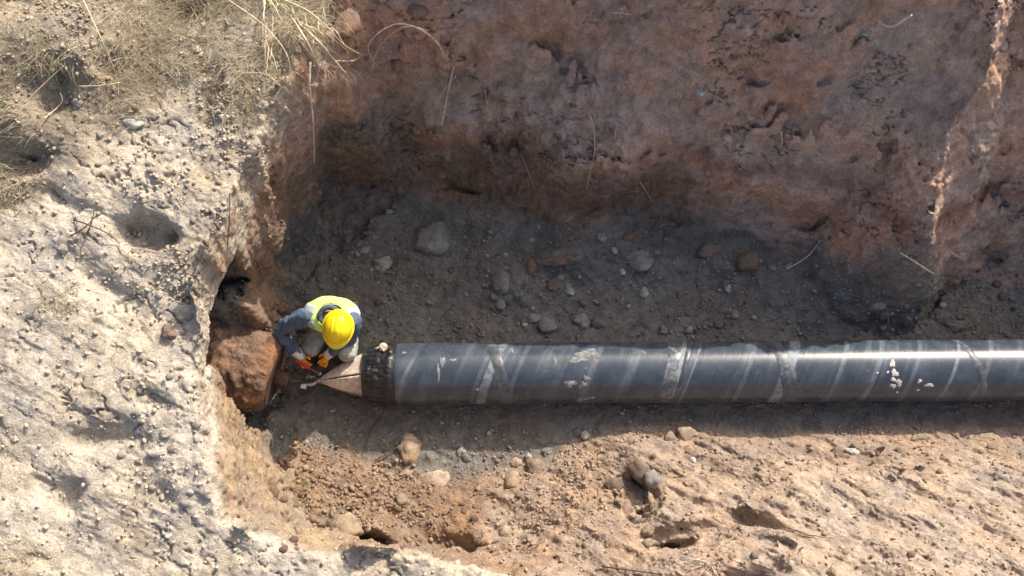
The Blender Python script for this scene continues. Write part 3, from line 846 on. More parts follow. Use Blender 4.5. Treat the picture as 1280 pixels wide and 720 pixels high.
def cloth(name, c, scale=45, fold=0.0, rough=.9, var=.18):
    k = NT(name); co = k.coords(); n = k.noise(co, scale, 5, .6); f2 = k.noise(co, 14, 4, .6, .6)
    hs = k.n('ShaderNodeHueSaturation'); hs.inputs['Color'].default_value = (*c, 1)
    k.l(k.math('MULTIPLY', k.ramp(n, .3, .7, 1 - var, 1 + var), k.ramp(f2, .3, .7, 1 - var, 1 + var)), hs.inputs['Value'])
    b = k.bump(f2, .55, .02 + fold); b = k.bump(n, .2, .003, b)
    k.set(Base_Color=hs.outputs[0], Roughness=rough, Normal=b); k.b.inputs['Specular IOR Level'].default_value = .2
    return k.m
M['skin'] = simple('skin', (.50, .30, .21), .55, var=.08, bump=.1)
M['hair'] = simple('dark_hair', (.025, .018, .014), .6)
M['sweater'] = cloth('slate_blue_knit', (.105, .145, .215)); M['collar'] = cloth('grey_blue_collar', (.10, .125, .16))
M['trousers'] = cloth('grey_green_twill', (.36, .38, .335)); M['vest'] = cloth('lime_mesh', (.62, .88, .27), fold=.01, var=.08)
M['strip'] = simple('grey_reflective_tape', (.46, .52, .56), .4, var=.1, bump=.1)
def hat_mat():
    k = NT('yellow_shell'); co = k.coords(); n = k.noise(co, 22, 6, .7); n_ = k.noise(co, 90, 3, .7)
    d = k.math('MULTIPLY', k.ramp(n, .52, .70, 0, .55), k.ramp(n_, .35, .6, .3, 1))
    k.set(Base_Color=k.mix(d, (.85, .64, .005), (.50, .36, .12)), Roughness=k.ramp(d, 0, .5, .36, .7), Normal=k.bump(n_, .06, .002)); return k.m
M['hat'] = hat_mat()
M['glove'] = cloth('orange_latex_palm', (.80, .33, .03), scale=60); M['cuff'] = cloth('white_knit_cuff', (.72, .68, .62), scale=120)
M['boot'] = simple('brown_boot', (.09, .06, .04), .7); M['sole'] = simple('dark_sole', (.03, .03, .03), .8)
M['redgrip'] = simple('red_grip', (.50, .035, .03), .4, var=.1)

PV = Vector((-1.51, 2.955, .34))
def W_(px, py, z): return Vector(P(px, py, z)) - PV
gz = drop(PV.x, 2.85)[0].z
pelvis = Vector((0, -.06, .0)); waist = Vector((.005, -.085, .17)); chest = Vector((.015, -.15, .34)); neck = Vector((.035, -.24, .505))
head = Vector(P(423, 408, .93)) - PV
shR, shL = W_(384, 394, .80), W_(443, 398, .80)
elR, elL = W_(346, 413, .60), W_(437, 424, .50)
wrR, wrL = W_(374, 444, .42), W_(412, 442, .40)
hipR, hipL = Vector((-.09, -.075, -.01)), Vector((.09, -.08, -.01))
knR, knL = W_(386, 440, .40), W_(434, 446, .44)
gr = gz - PV.z
anR, anL = Vector((-.24, -.22, gr + .09)), Vector((.10, -.22, gr + .09))
toR, toL = anR + Vector((-.04, -.19, -.045)), anL + Vector((.02, -.19, -.045))
def mid(a, b, t): return a + (b - a) * t
joints = [(pelvis, (.13, .12)), (waist, (.125, .105)), (chest, (.15, .115)), (mid(chest, neck, .7), (.09, .08)), (neck, .058), (mid(neck, head, .55), .058), (head, (.078, .092)),
          (mid(neck, shR, .75) + Vector((0, 0, -.03)), .062), (shR, .058), (mid(shR, elR, .5), .047), (elR, .041), (mid(elR, wrR, .4), .040), (wrR, .028),
          (mid(neck, shL, .75) + Vector((0, 0, -.03)), .062), (shL, .058), (mid(shL, elL, .5), .047), (elL, .041), (mid(elL, wrL, .4), .040), (wrL, .028),
          (hipR, .095), (mid(hipR, knR, .5), .080), (knR, .058), (mid(knR, anR, .4), .056), (anR, .038), (toR, .034),
          (hipL, .095), (mid(hipL, knL, .5), .080), (knL, .058), (mid(knL, anL, .4), .056), (anL, .038), (toL, .034)]
edges = [(0, 1), (1, 2), (2, 3), (3, 4), (4, 5), (5, 6), (3, 7), (7, 8), (8, 9), (9, 10), (10, 11), (11, 12), (3, 13), (13, 14), (14, 15), (15, 16), (16, 17), (17, 18),
         (0, 19), (19, 20), (20, 21), (21, 22), (22, 23), (23, 24), (0, 25), (25, 26), (26, 27), (27, 28), (28, 29), (29, 30)]
person = skin('person', joints, edges, 0, M['skin']); person.location = PV
tag(person, 'crouching worker in yellow hard hat, lime vest and orange gloves at the pipe nose', 'person')
# head with a face (turned down towards the hands)
fdir = Vector((-.18, -.62, -.76)).normalized()              # where the face looks
upv = (Vector((.05, -.72, .70)) - fdir * Vector((.05, -.72, .70)).dot(fdir)).normalized(); sdv = fdir.cross(upv).normalized()
def HD(f_, u_, s_): return head + fdir * f_ + upv * u_ + sdv * s_
hv, hf = [], []
nu, nvv = 24, 32
for i in range(nu + 1):
    th = PI * i / nu
    for j in range(nvv):
        ph = 2 * PI * j / nvv
        ux, sx, fx = math.cos(th), math.sin(th) * math.sin(ph), math.sin(th) * math.cos(ph)
        rf, ru, rsd = .098, .122, .078
        if ux < 0: rsd *= 1 - .28 * ux * ux; rf *= 1 - .12 * ux * ux
        p = [fx * rf, ux * ru, sx * rsd]
        front = max(0, fx)
        if front > .5:
            p[0] += .026 * math.exp(-((sx / .16) ** 2 + ((ux + .12) / .22) ** 2))       # nose
            p[0] -= .012 * (math.exp(-(((sx - .40) / .16) ** 2 + ((ux - .08) / .12) ** 2)) + math.exp(-(((sx + .40) / .16) ** 2 + ((ux - .08) / .12) ** 2)))
            p[0] += .007 * math.exp(-((sx / .3) ** 2 + ((ux + .50) / .10) ** 2)) + .008 * math.exp(-((sx / .3) ** 2 + ((ux + .85) / .16) ** 2))
        hv.append(HD(*[p[0], p[1], p[2]]))
for i in range(nu):
    for j in range(nvv): hf.append((i * nvv + j, (i + 1) * nvv + j, (i + 1) * nvv + (j + 1) % nvv, i * nvv + (j + 1) % nvv))
obj('face', hv, hf, M['skin'], person)
M['eye'] = simple('eye_white', (.8, .78, .74), .3, var=.02); M['lip'] = simple('lip', (.38, .17, .14), .5, var=.05)
for s in (-1, 1):
    blob('eye', HD(.079, .010, .031 * s), (.011, .011, .011), 1, M['eye'], person, 2, 0)
    e = blob('ear', HD(-.005, -.005, .083 * s), (.012, .020, .032), 2 + s, M['skin'], person, 2, .1)
    e.rotation_euler = (math.radians(40), 0, 0)
b = MB(); b.tube([HD(.088, -.062, -.026), HD(.097, -.060, 0), HD(.088, -.062, .026)], [.004, .006, .004], 8); b.build('mouth', M['lip'], person)
hv2 = [HD(*((np.array([(Vector(q) - head).dot(fdir), (Vector(q) - head).dot(upv), (Vector(q) - head).dot(sdv)]) * 1.05))) for q in hv]
keepf = [q for q in hf if all(((Vector(hv[k]) - head).dot(fdir) < .035 and (Vector(hv[k]) - head).dot(upv) > -.06) or (Vector(hv[k]) - head).dot(upv) > .07 for k in q)]
obj('hair', hv2, keepf, M['hair'], person)

# clothing
def grow(idx, eds, add, name, mat, root=0, extra=None, parent=person):
    js = []
    for k in idx:
        r_ = joints[k][1]; r_ = tuple(q + add for q in r_) if hasattr(r_, '__len__') else r_ + add
        js.append((joints[k][0], r_))
    mp = {k: i for i, k in enumerate(idx)}
    return skin(name, js, [(mp[a], mp[b_]) for a, b_ in eds if a in mp and b_ in mp], root, mat, parent)
sw = grow([1, 2, 3, 7, 8, 9, 10, 11, 12, 13, 14, 15, 16, 17, 18], edges, .021, 'sweater', M['sweater'])
me = sw.data                                               # crumple the sleeves
q = np.array([v_.co[:] for v_ in me.vertices]); nq = np.array([v_.normal[:] for v_ in me.vertices])
dn = .012 * np.sin(fbm(q, 7, 2) * 9 + q[:, 1] * 70 + q[:, 2] * 26) * sstep(.12, .2, np.abs(q[:, 0] - .0)) + .010 * fbm(q, 16, 2)
q += nq * dn[:, None]
for i, v_ in enumerate(me.vertices): v_.co = q[i]
tr = grow([0, 19, 20, 21, 22, 23, 25, 26, 27, 28, 29], edges, .017, 'trousers', M['trousers'])
q = np.array([v_.co[:] for v_ in tr.data.vertices]); nq = np.array([v_.normal[:] for v_ in tr.data.vertices])
q += nq * (.012 * fbm(q, 11, 3, .5, True))[:, None]
for i, v_ in enumerate(tr.data.vertices): v_.co = q[i]
for an, to in ((anR, toR), (anL, toL)):
    bt = skin('boot', [(an + Vector((0, .05, -.02)), .048), (an + Vector((0, 0, .05)), .052), (an + Vector((0, -.02, -.03)), .05), (mid(an, to, .6), .046), (to, .044)], [(1, 2), (0, 2), (2, 3), (3, 4)], 2, M['boot'], person)
# vest: rings up the spine, closed over the shoulders
spine = [pelvis + Vector((0, .0, .05)), waist, mid(waist, chest, .55), chest, mid(chest, neck, .45), mid(chest, neck, .72), mid(chest, neck, .92), neck + Vector((0, .01, .015))]
rx = [.140, .165, .192, .212, .222, .200, .140, .088]; ry = [.085, .105, .128, .138, .136, .128, .108, .086]
sdx = (shL - shR).normalized()
ST = [(spine[min(i + 1, len(spine) - 1)] - spine[max(i - 1, 0)]).normalized() for i in range(len(spine))]
def ring_at(t):
    t = min(max(t, 0), len(spine) - 1.0001); i = int(t); u = t - i
    c = mid(spine[i], spine[i + 1], u); tan = (ST[i] * (1 - u) + ST[i + 1] * u).normalized()
    s_ = (sdx - tan * sdx.dot(tan)).normalized(); bk = tan.cross(s_) * -1
    if bk.y < 0: bk = -bk
    return c, s_, bk, rx[i] + (rx[i + 1] - rx[i]) * u, ry[i] + (ry[i + 1] - ry[i]) * u
def VS_(t, a, off=0):
    c, s_, bk, a_, b_ = ring_at(t)
    ca, sa = math.cos(a), math.sin(a)
    e = .95                                               # squarish section
    p = c + s_ * ((a_ + off) * math.copysign(abs(sa) ** e, sa)) + bk * ((b_ + off) * math.copysign(abs(ca) ** e, ca))
    w_ = .008 * float(fbm(np.array([[p.x, p.y, p.z]]), 7, 2)[0])
    return p + (p - c).normalized() * w_
def vest_patch(name, t0, t1, a0, a1, off, mat, par, nt=24, na=48, thick=.004, flare=None):
    v, f = [], []
    for lay in (0, 1):
        for i in range(nt + 1):
            for j in range(na + 1):
                v.append(VS_(t0 + (t1 - t0) * i / nt, a0 + (a1 - a0) * j / na, off - lay * thick))
    S = (nt + 1) * (na + 1)
    for i in range(nt):
        for j in range(na):
            p0 = i * (na + 1) + j; f.append((p0, p0 + 1, p0 + na + 2, p0 + na + 1)); f.append((S + p0, S + p0 + na + 1, S + p0 + na + 2, S + p0 + 1))
    for i in range(nt if a1 - a0 < 6 else 0):
        for e in (0, na):
            a, b_ = i * (na + 1) + e, (i + 1) * (na + 1) + e; f.append((a, b_, S + b_, S + a))
    for j in range(na):
        for e in (0, nt):
            a = e * (na + 1) + j; f.append((a, a + 1, S + a + 1, S + a))
    return obj(name, v, f, mat, par)
vest = vest_patch('hi_vis_vest', .3, 6.85, 0, 2 * PI, .012, M['vest'], person, 34, 72)
for s in (-1, 1):
    vest_patch('reflective_strip', .6, 6.1, s * math.radians(54), s * math.radians(82), .0165, M['strip'], vest, 26, 6)
    vest_patch('reflective_strip', .6, 6.1, s * math.radians(112), s * math.radians(136), .0165, M['strip'], vest, 26, 6)
vest_patch('reflective_strip', 1.2, 1.75, 0, 2 * PI, .0165, M['strip'], vest, 4, 60)
b = MB(); cpts = [neck + Vector((0, -.01, .02)) + sdx * (.085 * math.cos(t)) + Vector((0, .75, .45)).normalized() * (.085 * math.sin(t)) for t in np.linspace(-.5, PI + .5, 20)]
b.tube(cpts, .024, 10); b.build('sweater_collar', M['collar'], person)

# hard hat
hat = empty('hard_hat'); hat.parent = person
hatc = HD(-.012, .032, 0)
hu = (upv * .80 - fdir * .60).normalized(); hfw = (fdir - hu * fdir.dot(hu)).normalized(); hs_ = hfw.cross(hu).normalized()
def HT(f_, s_, u_): return hatc + hfw * f_ + hs_ * s_ + hu * u_
v, f = [], []; n, m = 64, 22
for i in range(m + 1):
    th = (PI / 2) * i / m
    for j in range(n):
        a = 2 * PI * j / n; r_ = math.sin(th) ** .92
        p = (r_ * .134 * math.cos(a), r_ * .117 * math.sin(a), .128 * math.cos(th) ** .9 if th < PI / 2 - 1e-6 else 0)
        ridge = 0
        for s0, wd_, hh in ((0, .020, .009), (-.040, .010, .005), (.040, .010, .005)):
            ridge += hh * math.exp(-((p[1] - s0) / wd_) ** 4) * sstep(.10, .05, abs(p[0] + .01))
        k_ = 1 + float(ridge) / .13
        v.append(HT(p[0] * k_, p[1] * k_, p[2] * k_))
for i in range(m):
    for j in range(n): f.append((i * n + j, (i + 1) * n + j, (i + 1) * n + (j + 1) % n, i * n + (j + 1) % n))
obj('hat_shell', v, f, M['hat'], hat)
v, f = [], []
for i, (k_, dz) in enumerate(((.97, .004), (1.0, .003), (1.07, -.004), (1.10, -.007), (1.10, -.011), (1.0, -.006), (.95, -.004))):
    for j in range(n):
        a = 2 * PI * j / n; pk = max(0, math.cos(a)) ** 2 * .030 * max(0, (k_ - .97) / .13) * (1 if k_ > 1 else .4)
        v.append(HT((.134 * k_ + pk) * math.cos(a), .117 * k_ * math.sin(a), dz - pk * .25))
for i in range(6):
    for j in range(n): f.append((i * n + j, (i + 1) * n + j, (i + 1) * n + (j + 1) % n, i * n + (j + 1) % n))
obj('hat_brim', v, f, M['hat'], hat)

# gloved hands: palm, five bent fingers
def hand(wr_, palm_dir, back, side, label):
    """side: direction the thumb leaves"""
    pd = palm_dir.normalized(); bk = (back - pd * back.dot(pd)).normalized(); sd = (side - pd * side.dot(pd)); sd = (sd - bk * sd.dot(bk)).normalized()
    js = [(wr_, .030), (wr_ + pd * .04, (.036, .024)), (wr_ + pd * .085, (.040, .019))]; ed = [(0, 1), (1, 2)]
    for k, (o_, ln) in enumerate(((.033, .072), (.011, .082), (-.011, .076), (-.032, .060))):
        base = wr_ + pd * .085 + sd * o_; i0 = len(js)
        p1 = base + pd * ln * .38 - bk * .010; p2 = p1 + pd * ln * .22 - bk * ln * .30; p3 = p2 - pd * ln * .12 - bk * ln * .28
        js += [(base, .0115), (p1, .0105), (p2, .0098), (p3, .0085)]; ed += [(2, i0), (i0, i0 + 1), (i0 + 1, i0 + 2), (i0 + 2, i0 + 3)]
    i0 = len(js); t0 = wr_ + pd * .03 + sd * .034
    js += [(t0, .014), (t0 + pd * .028 + sd * .022 - bk * .012, .012), (t0 + pd * .052 + sd * .018 - bk * .032, .010)]; ed += [(1, i0), (i0, i0 + 1), (i0 + 1, i0 + 2)]
    g = skin('glove', js, ed, 0, M['glove'], person)
    if label: g['label'] = label
    return g
gR_dir = (W_(383, 459, .36) - wrR); gL_dir = (W_(401, 458, .36) - wrL)
hand(wrR, gR_dir, Vector((-.3, -.1, .9)), Vector((.9, -.3, 0)), None)
hand(wrL, gL_dir, Vector((.2, -.2, .9)), Vector((-.9, .3, 0)), None)
for w_, e_ in ((wrR, elR), (wrL, elL)):
    d_ = (w_ - e_).normalized(); b = MB()
    b.tube([w_ - d_ * .055, w_ - d_ * .03, w_ + d_ * .01, w_ + d_ * .035], [.046, .045, .041, .040], 16); b.build('glove_cuff', M['cuff'], person)
# the tool in the hands
ta, tb = Vector(P(377, 455, .42)), Vector(P(399, 467, .35))
tool = empty('hand_tool', ta); tool.rotation_euler = (tb - ta).to_track_quat('X', 'Z').to_euler(); Lt = (tb - ta).length
tag(tool, "red handled hand tool held between the crouching worker's gloves", 'hand tool')
b = MB(); b.tube([(-.07, 0, 0), (-.05, 0, 0), (Lt * .45, 0, 0), (Lt * .5, 0, 0)], [.009, .014, .013, .009], 12); b.build('handle', M['redgrip'], tool)
b = MB(); b.tube([(Lt * .5, 0, 0), (Lt * .98, 0, 0), (Lt, 0, 0)], [.007, .007, .012], 10); b.tube([(Lt, -.02, 0), (Lt + .012, 0, 0), (Lt, .02, 0)], .007, 8); b.build('shaft', M['steel'], tool)

# ------------------------------------------------------------------ single stones and clods
SM = {}
def stone_mat(key, c, var=.3):
    if key not in SM: SM[key] = soil_mat('stone_' + key, base=c, var=var, bump=.8, speck=False)
    return SM[key]
TONES = {'grey': (.31, .29, .255), 'pale': (.56, .54, .47), 'tan': (.35, .26, .175), 'brown': (.25, .175, .13), 'red': (.285, .188, .138), 'sand': (.41, .315, .22), 'white': (.62, .58, .50), 'chalk': (.50, .44, .355), 'dark': (.15, .12, .10)}
def place(name, px, py, w, h, tone, seed, sink=.32, facet=.6, rough=.16, sub=3, hgt=None, ang=None):
    p, n = hit(px, py)
    s = (CAM_Z - p.z) / abs(ray(px, py)[2]) / FPX
    a, b = w * s * .5, h * s * .5; c = hgt * s if hgt else min(a, b) * .85
    o = blob(name, (p.x, p.y, p.z + c * (.5 - sink) * .8), (a * 1.06, b * 1.06, c), seed, stone_mat(tone, TONES[tone]), None, sub, rough, 1.7, facet)
    o.rotation_euler = (random.uniform(-.15, .15), random.uniform(-.15, .15), random.uniform(-.25, .25) if ang is None else math.radians(ang))
    return o
STONES = [
 ('clod', 432, 30, 36, 52, 'red', .3, 'ragged red clod catching the sun near the top corner of the bank'),
 ('clod', 497, 76, 16, 40, 'red', .4, 'narrow sunlit sliver of earth inside the hooped root'),
 ('clod', 520, 14, 34, 22, 'red', .3, 'crumbly reddish clod at the top edge above the hooped root'),
 ('boulder', 543, 300, 44, 40, 'grey', .1, 'large rounded grey boulder on the shaded trench floor near the bank'),
 ('stone', 480, 330, 22, 21, 'pale', .75, 'smooth pale squarish stone lying alone on the dark trench floor'),
 ('stone', 455, 312, 14, 11, 'grey', .5, 'small grey stone just left of the smooth pale squarish stone'),
 ('stone', 488, 266, 12, 9, 'pale', .5, 'small pale stone above the large rounded boulder, close under the bank'),
 ('boulder', 936, 328, 27, 30, 'tan', .6, 'tan egg shaped stone at the foot of the red bank'),
 ('stone', 965, 334, 13, 11, 'grey', .6, 'small stone right beside the tan egg shaped stone'),
 ('clod', 885, 312, 27, 19, 'brown', .4, 'flattish brown clod left of the tan egg shaped stone'),
 ('stone', 684, 408, 23, 22, 'grey', .8, 'angular grey stone almost touching the back of the pipe'),
 ('stone', 727, 402, 19, 19, 'grey', .5, 'left one of a pair of stones behind the pipe'),
 ('stone', 748, 404, 20, 15, 'grey', .6, 'right one of a pair of stones behind the pipe'),
 ('clod', 627, 353, 25, 32, 'grey', .3, 'tall grey clod in the middle of the shaded floor'),
 ('stone', 617, 371, 11, 10, 'grey', .4, 'little round stone at the foot of the tall grey clod'),
 ('clod', 667, 398, 16, 12, 'grey', .4, 'low grey clod left of the angular stone behind the pipe'),
 ('clod', 626, 381, 13, 14, 'grey', .5, 'small clod below the tall grey clod'),
 ('stone', 1097, 382, 22, 15, 'grey', .5, 'flat grey stone on the floor under the forked root at right'),
 ('stone', 918, 393, 11, 11, 'grey', .3, 'round pebble alone on the bare floor behind the pipe'),
 ('stone', 910, 361, 9, 9, 'pale', .4, 'tiny pale pebble below the tan egg shaped stone'),
 ('clod', 692, 356, 19, 17, 'red', .5, 'reddish clod in the loose heap on the shaded floor'),
 ('stone', 712, 365, 11, 9, 'pale', .7, 'pale chip beside the reddish clod'),
 ('clod', 665, 334, 15, 17, 'red', .5, 'reddish lump at the left end of the loose heap'),
 ('clod', 700, 325, 44, 13, 'brown', .4, 'long crumbling slab on top of the loose heap'),
 ('stone', 805, 366, 11, 13, 'pale', .6, 'pale pointed stone behind the middle of the pipe'),
 ('stone', 778, 340, 8, 9, 'pale', .6, 'small pale stone right of the loose heap'),
 ('stone', 752, 296, 16, 16, 'grey', .5, 'grey stone close under the bank above the loose heap'),
 ('clod', 785, 296, 20, 13, 'red', .5, 'red brown clod close under the bank right of a grey stone'),
 ('stone', 829, 413, 11, 11, 'grey', .3, 'round stone near the back edge of the pipe'),
 ('clod', 800, 328, 34, 26, 'grey', .2, 'broad pale grey mound lying on the shaded floor'),
 ('boulder', 512, 562, 27, 38, 'tan', .8, 'tilted pointed slab in shade in front of the pipe'),
 ('boulder', 545, 600, 38, 25, 'sand', .5, 'sunlit sandy boulder where the shadow of the pipe ends'),
 ('stone', 508, 592, 15, 9, 'sand', .4, 'small sunlit stone left of the sandy boulder at the shadow edge'),
 ('stone', 722, 540, 13, 11, 'grey', .2, 'upper rounded pebble of two in the shade before the pipe'),
 ('stone', 732, 545, 12, 11, 'pale', .2, 'lower pale pebble of two in the shade before the pipe'),
 ('stone', 713, 542, 9, 8, 'grey', .2, 'little dark pebble left of the two rounded pebbles'),
 ('stone', 577, 565, 13, 14, 'grey', .6, 'grey stone in the shade before the pipe, midway along the shadow'),
 ('stone', 583, 573, 12, 9, 'grey', .4, 'flat stone touching a grey stone in the shade before the pipe'),
 ('stone', 660, 571, 9, 8, 'pale', .5, 'pale pebble at the shadow edge before the pipe'),
 ('stone', 684, 564, 12, 10, 'grey', .3, 'dull stone half in shade at the shadow edge'),
 ('stone', 837, 547, 14, 14, 'tan', .2, 'round tan stone at the foot of the sunlit spoil'),
 ('stone', 857, 543, 26, 19, 'sand', .8, 'angular sunlit stone beside a round tan one'),
 ('stone', 866, 575, 8, 9, 'white', .5, 'tiny bright white stone on the sunlit spoil'),
 ('boulder', 434, 656, 42, 32, 'tan', .5, 'sunlit boulder wedged beside the pale pit edge'),
 ('clod', 364, 596, 16, 26, 'sand', .6, 'long pale clod on the reddish rubble pile'),
 ('clod', 372, 666, 13, 16, 'tan', .4, 'tan clod low in the corner of the pit'),
 ('clod', 503, 627, 20, 20, 'tan', .3, 'rounded sandy clod on the sunlit slope below the boulder'),
 ('clod', 645, 578, 15, 13, 'sand', .3, 'small rounded clod at the top of the gravelly streak'),
 ('clod', 669, 585, 24, 22, 'tan', .4, 'larger clod right of the gravelly streak'),
 ('clod', 641, 600, 20, 24, 'tan', .4, 'tan clod standing in the gravelly streak'),
 ('stone', 632, 666, 16, 17, 'sand', .3, 'rounded sandy stone in the middle of the sunlit slope'),
 ('clod', 802, 590, 30, 28, 'brown', .6, 'big brown clod hanging over the dark crevice'),
 ('clod', 817, 600, 22, 26, 'grey', .7, 'greyish clod on the right lip of the dark crevice'),
 ('clod', 768, 606, 26, 18, 'brown', .5, 'brown clod on the left lip of the dark crevice'),
 ('clod', 783, 640, 15, 26, 'red', .5, 'upright reddish clod inside the dark crevice'),
 ('clod', 815, 632, 9, 28, 'sand', .6, 'thin upright clod at the right of the dark crevice'),
 ('stone', 809, 664, 19, 14, 'sand', .6, 'upper of two sunlit stones below the dark crevice'),
 ('stone', 809, 680, 15, 13, 'tan', .4, 'lower of two sunlit stones below the dark crevice'),
 ('stone', 797, 650, 11, 12, 'grey', .5, 'grey stone at the bottom of the dark crevice'),
 ('stone', 1066, 564, 17, 9, 'white', .8, 'flat white stone on the sunlit spoil at right'),
 ('clod', 1046, 566, 13, 15, 'brown', .5, 'brown clod left of the flat white stone'),
 ('clod', 1072, 557, 15, 12, 'sand', .5, 'sandy clod just above the flat white stone'),
 ('clod', 1150, 548, 28, 10, 'sand', .4, 'long low clod at the shadow edge on the right'),
 ('clod', 1195, 545, 10, 9, 'sand', .4, 'small clod at the shadow edge on the right'),
 ('clod', 1236, 547, 24, 12, 'sand', .4, 'wide clod at the shadow edge near the far right'),
 ('clod', 1100, 578, 18, 14, 'tan', .5, 'rough clod on the sunlit spoil below the low ones'),
 ('clod', 1126, 563, 14, 10, 'tan', .5, 'crumbly clod above the rough one on the sunlit spoil'),
 ('clod', 1040, 715, 12, 12, 'sand', .3, 'small clod at the bottom edge of the sandy slope'),
 ('stone', 988, 704, 9, 8, 'white', .6, 'white pebble on the raised sandy hump'),
 ('stone', 166, 155, 25, 13, 'white', .9, 'flat white stone on the bank below the dry grass'),
 ('clod', 171, 149, 12, 9, 'chalk', .5, 'small clod perched behind the flat white stone'),
 ('stone', 98, 129, 14, 10, 'chalk', .5, 'stone at the lip of the hollow under the dry grass'),
 ('clod', 212, 415, 17, 22, 'brown', .6, 'dark brown clod on the pale ground left of the pit'),
 ('clod', 79, 312, 15, 14, 'chalk', .4, 'rounded chalky clod far left below the dark twigs'),
 ('stone', 246, 529, 11, 12, 'chalk', .8, 'chalky block right at the edge of the pit'),
 ('stone', 205, 543, 15, 9, 'chalk', .8, 'chalky block in the crumbled seam, the upper one'),
 ('stone', 197, 565, 24, 13, 'chalk', .8, 'large chalky block in the crumbled seam'),
 ('stone', 218, 560, 14, 12, 'chalk', .8, 'chalky block between the large one and the pit'),
 ('stone', 89, 643, 8, 8, 'white', .5, 'tiny white pebble beside the scraped track'),
 ('stone', 19, 549, 10, 8, 'chalk', .4, 'pebble on the pale ground by the left edge'),
 ('stone', 247, 62, 11, 10, 'chalk', .4, 'pale pebble in the grass slope above the pit'),
 ('stone', 1080, 42, 11, 7, 'pale', .6, 'pale stone stuck in the upper bank below a bent root'),
 ('stone', 874, 115, 12, 14, 'pale', .7, 'pale greenish stone stuck in the bank face'),
 ('stone', 656, 406, 7, 6, 'white', .6, 'white scrap lying against the back of the pipe'),
 ('clod', 1240, 560, 14, 12, 'tan', .5, 'tan clod among crumbs at the far right of the spoil'),
 ('clod', 355, 575, 18, 15, 'red', .5, 'red clod at the top of the rubble pile'),
 ('clod', 340, 615, 17, 14, 'brown', .5, 'brown clod at the left foot of the rubble pile'),
 ('clod', 352, 385, 20, 15, 'red', .3, 'sunlit red clod behind the elbow of the worker'),
 ('clod', 370, 381, 16, 13, 'red', .3, 'small red clod beside the sleeve of the worker'),
 ('clod', 343, 396, 17, 14, 'red', .3, 'red clod between the bank and the mud caked barrel'),
]
for i, (nm, px, py, w, h, tone, fc, lab) in enumerate(STONES):
    o = place(nm, px, py, w, h, tone, 100 + i, facet=.55 + .42 * fc, rough=.26)
    tag(o, lab, 'boulder' if nm == 'boulder' else nm)

def group_stones(nm, n, box, size, tones, lab, grp, accept=None, seed=0):
    rs = random.Random(seed); protos = []; k = 0; guard = 0
    while k < n and guard < n * 30:
        guard += 1
        px, py = rs.uniform(box[0], box[2]), rs.uniform(box[1], box[3])
        if accept and not accept(px, py): continue
        p, nn_ = hit(px, py)
        if p is None or nn_.z < .45: continue
        r = size[0] * (size[1] / size[0]) ** (rs.random() ** 2.2)
        if len(protos) < 8:
            t = tones[len(protos) % len(tones)]
            o = blob(nm, (0, 0, 0), (1, rs.uniform(.7, 1), rs.uniform(.55, .85)), seed * 31 + k, stone_mat(t, TONES[t]), None, 2, .22, 1.5, rs.uniform(.3, .8)); protos.append(o)
        else:
            o = protos[rs.randrange(8)].copy(); COL.objects.link(o)
        o.scale = (r, r, r); o.location = p + nn_ * r * .05; o.rotation_euler = (rs.uniform(-.3, .3), rs.uniform(-.3, .3), rs.uniform(0, 6.3))
        tag(o, lab, nm, grp); k += 1
def behind(px, py): return 275 + 40 * max(0, (px - 900) / 300) < py < 422 and not (340 < px < 455 and py > 355)
def slope_ok(px, py): return py > np.interp(px, [330, 440, 530, 650, 860, 960, 1280], [575, 590, 600, 585, 540, 555, 548]) 
group_stones('stone', 150, (350, 250, 1275, 422), (.012, .048), ['grey', 'brown', 'grey', 'pale'], 'small stone half sunk in the shaded trench floor behind the pipe', 'small stones behind the pipe', behind, 1)
group_stones('stone', 36, (540, 515, 1275, 550), (.010, .028), ['grey', 'brown', 'grey'], 'small stone in the shadow strip in front of the pipe', 'small stones in the shadow strip', lambda a, b: not slope_ok(a, b), 2)
group_stones('clod', 80, (335, 560, 620, 690), (.014, .045), ['red', 'brown', 'tan', 'sand'], 'crumbly sunlit clod in the reddish rubble at the near side', 'clods in the reddish rubble', slope_ok, 3)
group_stones('stone', 70, (600, 560, 960, 712), (.011, .034), ['sand', 'tan', 'sand', 'white'], 'small sunlit stone scattered on the middle of the spoil slope', 'small stones on the middle slope', slope_ok, 4)
group_stones('clod', 60, (960, 545, 1278, 700), (.011, .036), ['sand', 'tan', 'sand'], 'small sandy clod scattered on the right part of the spoil slope', 'small clods on the right slope', lambda a, b: slope_ok(a, b) and (b < 600 or random.random() < .35), 5)
group_stones('clod', 70, (150, 190, 262, 640), (.010, .034), ['chalk', 'chalk', 'white'], 'small chalky clod on the crumbled strip along the pit edge', 'chalky clods along the pit edge', lambda a, b: a < np.interp(b, [190, 280, 400, 520, 640], [300, 280, 250, 248, 262]), 6)
group_stones('clod', 40, (40, 110, 290, 230), (.010, .030), ['chalk', 'sand'], 'small earth clod on the bank below the dry grass', 'clods below the dry grass', None, 7)

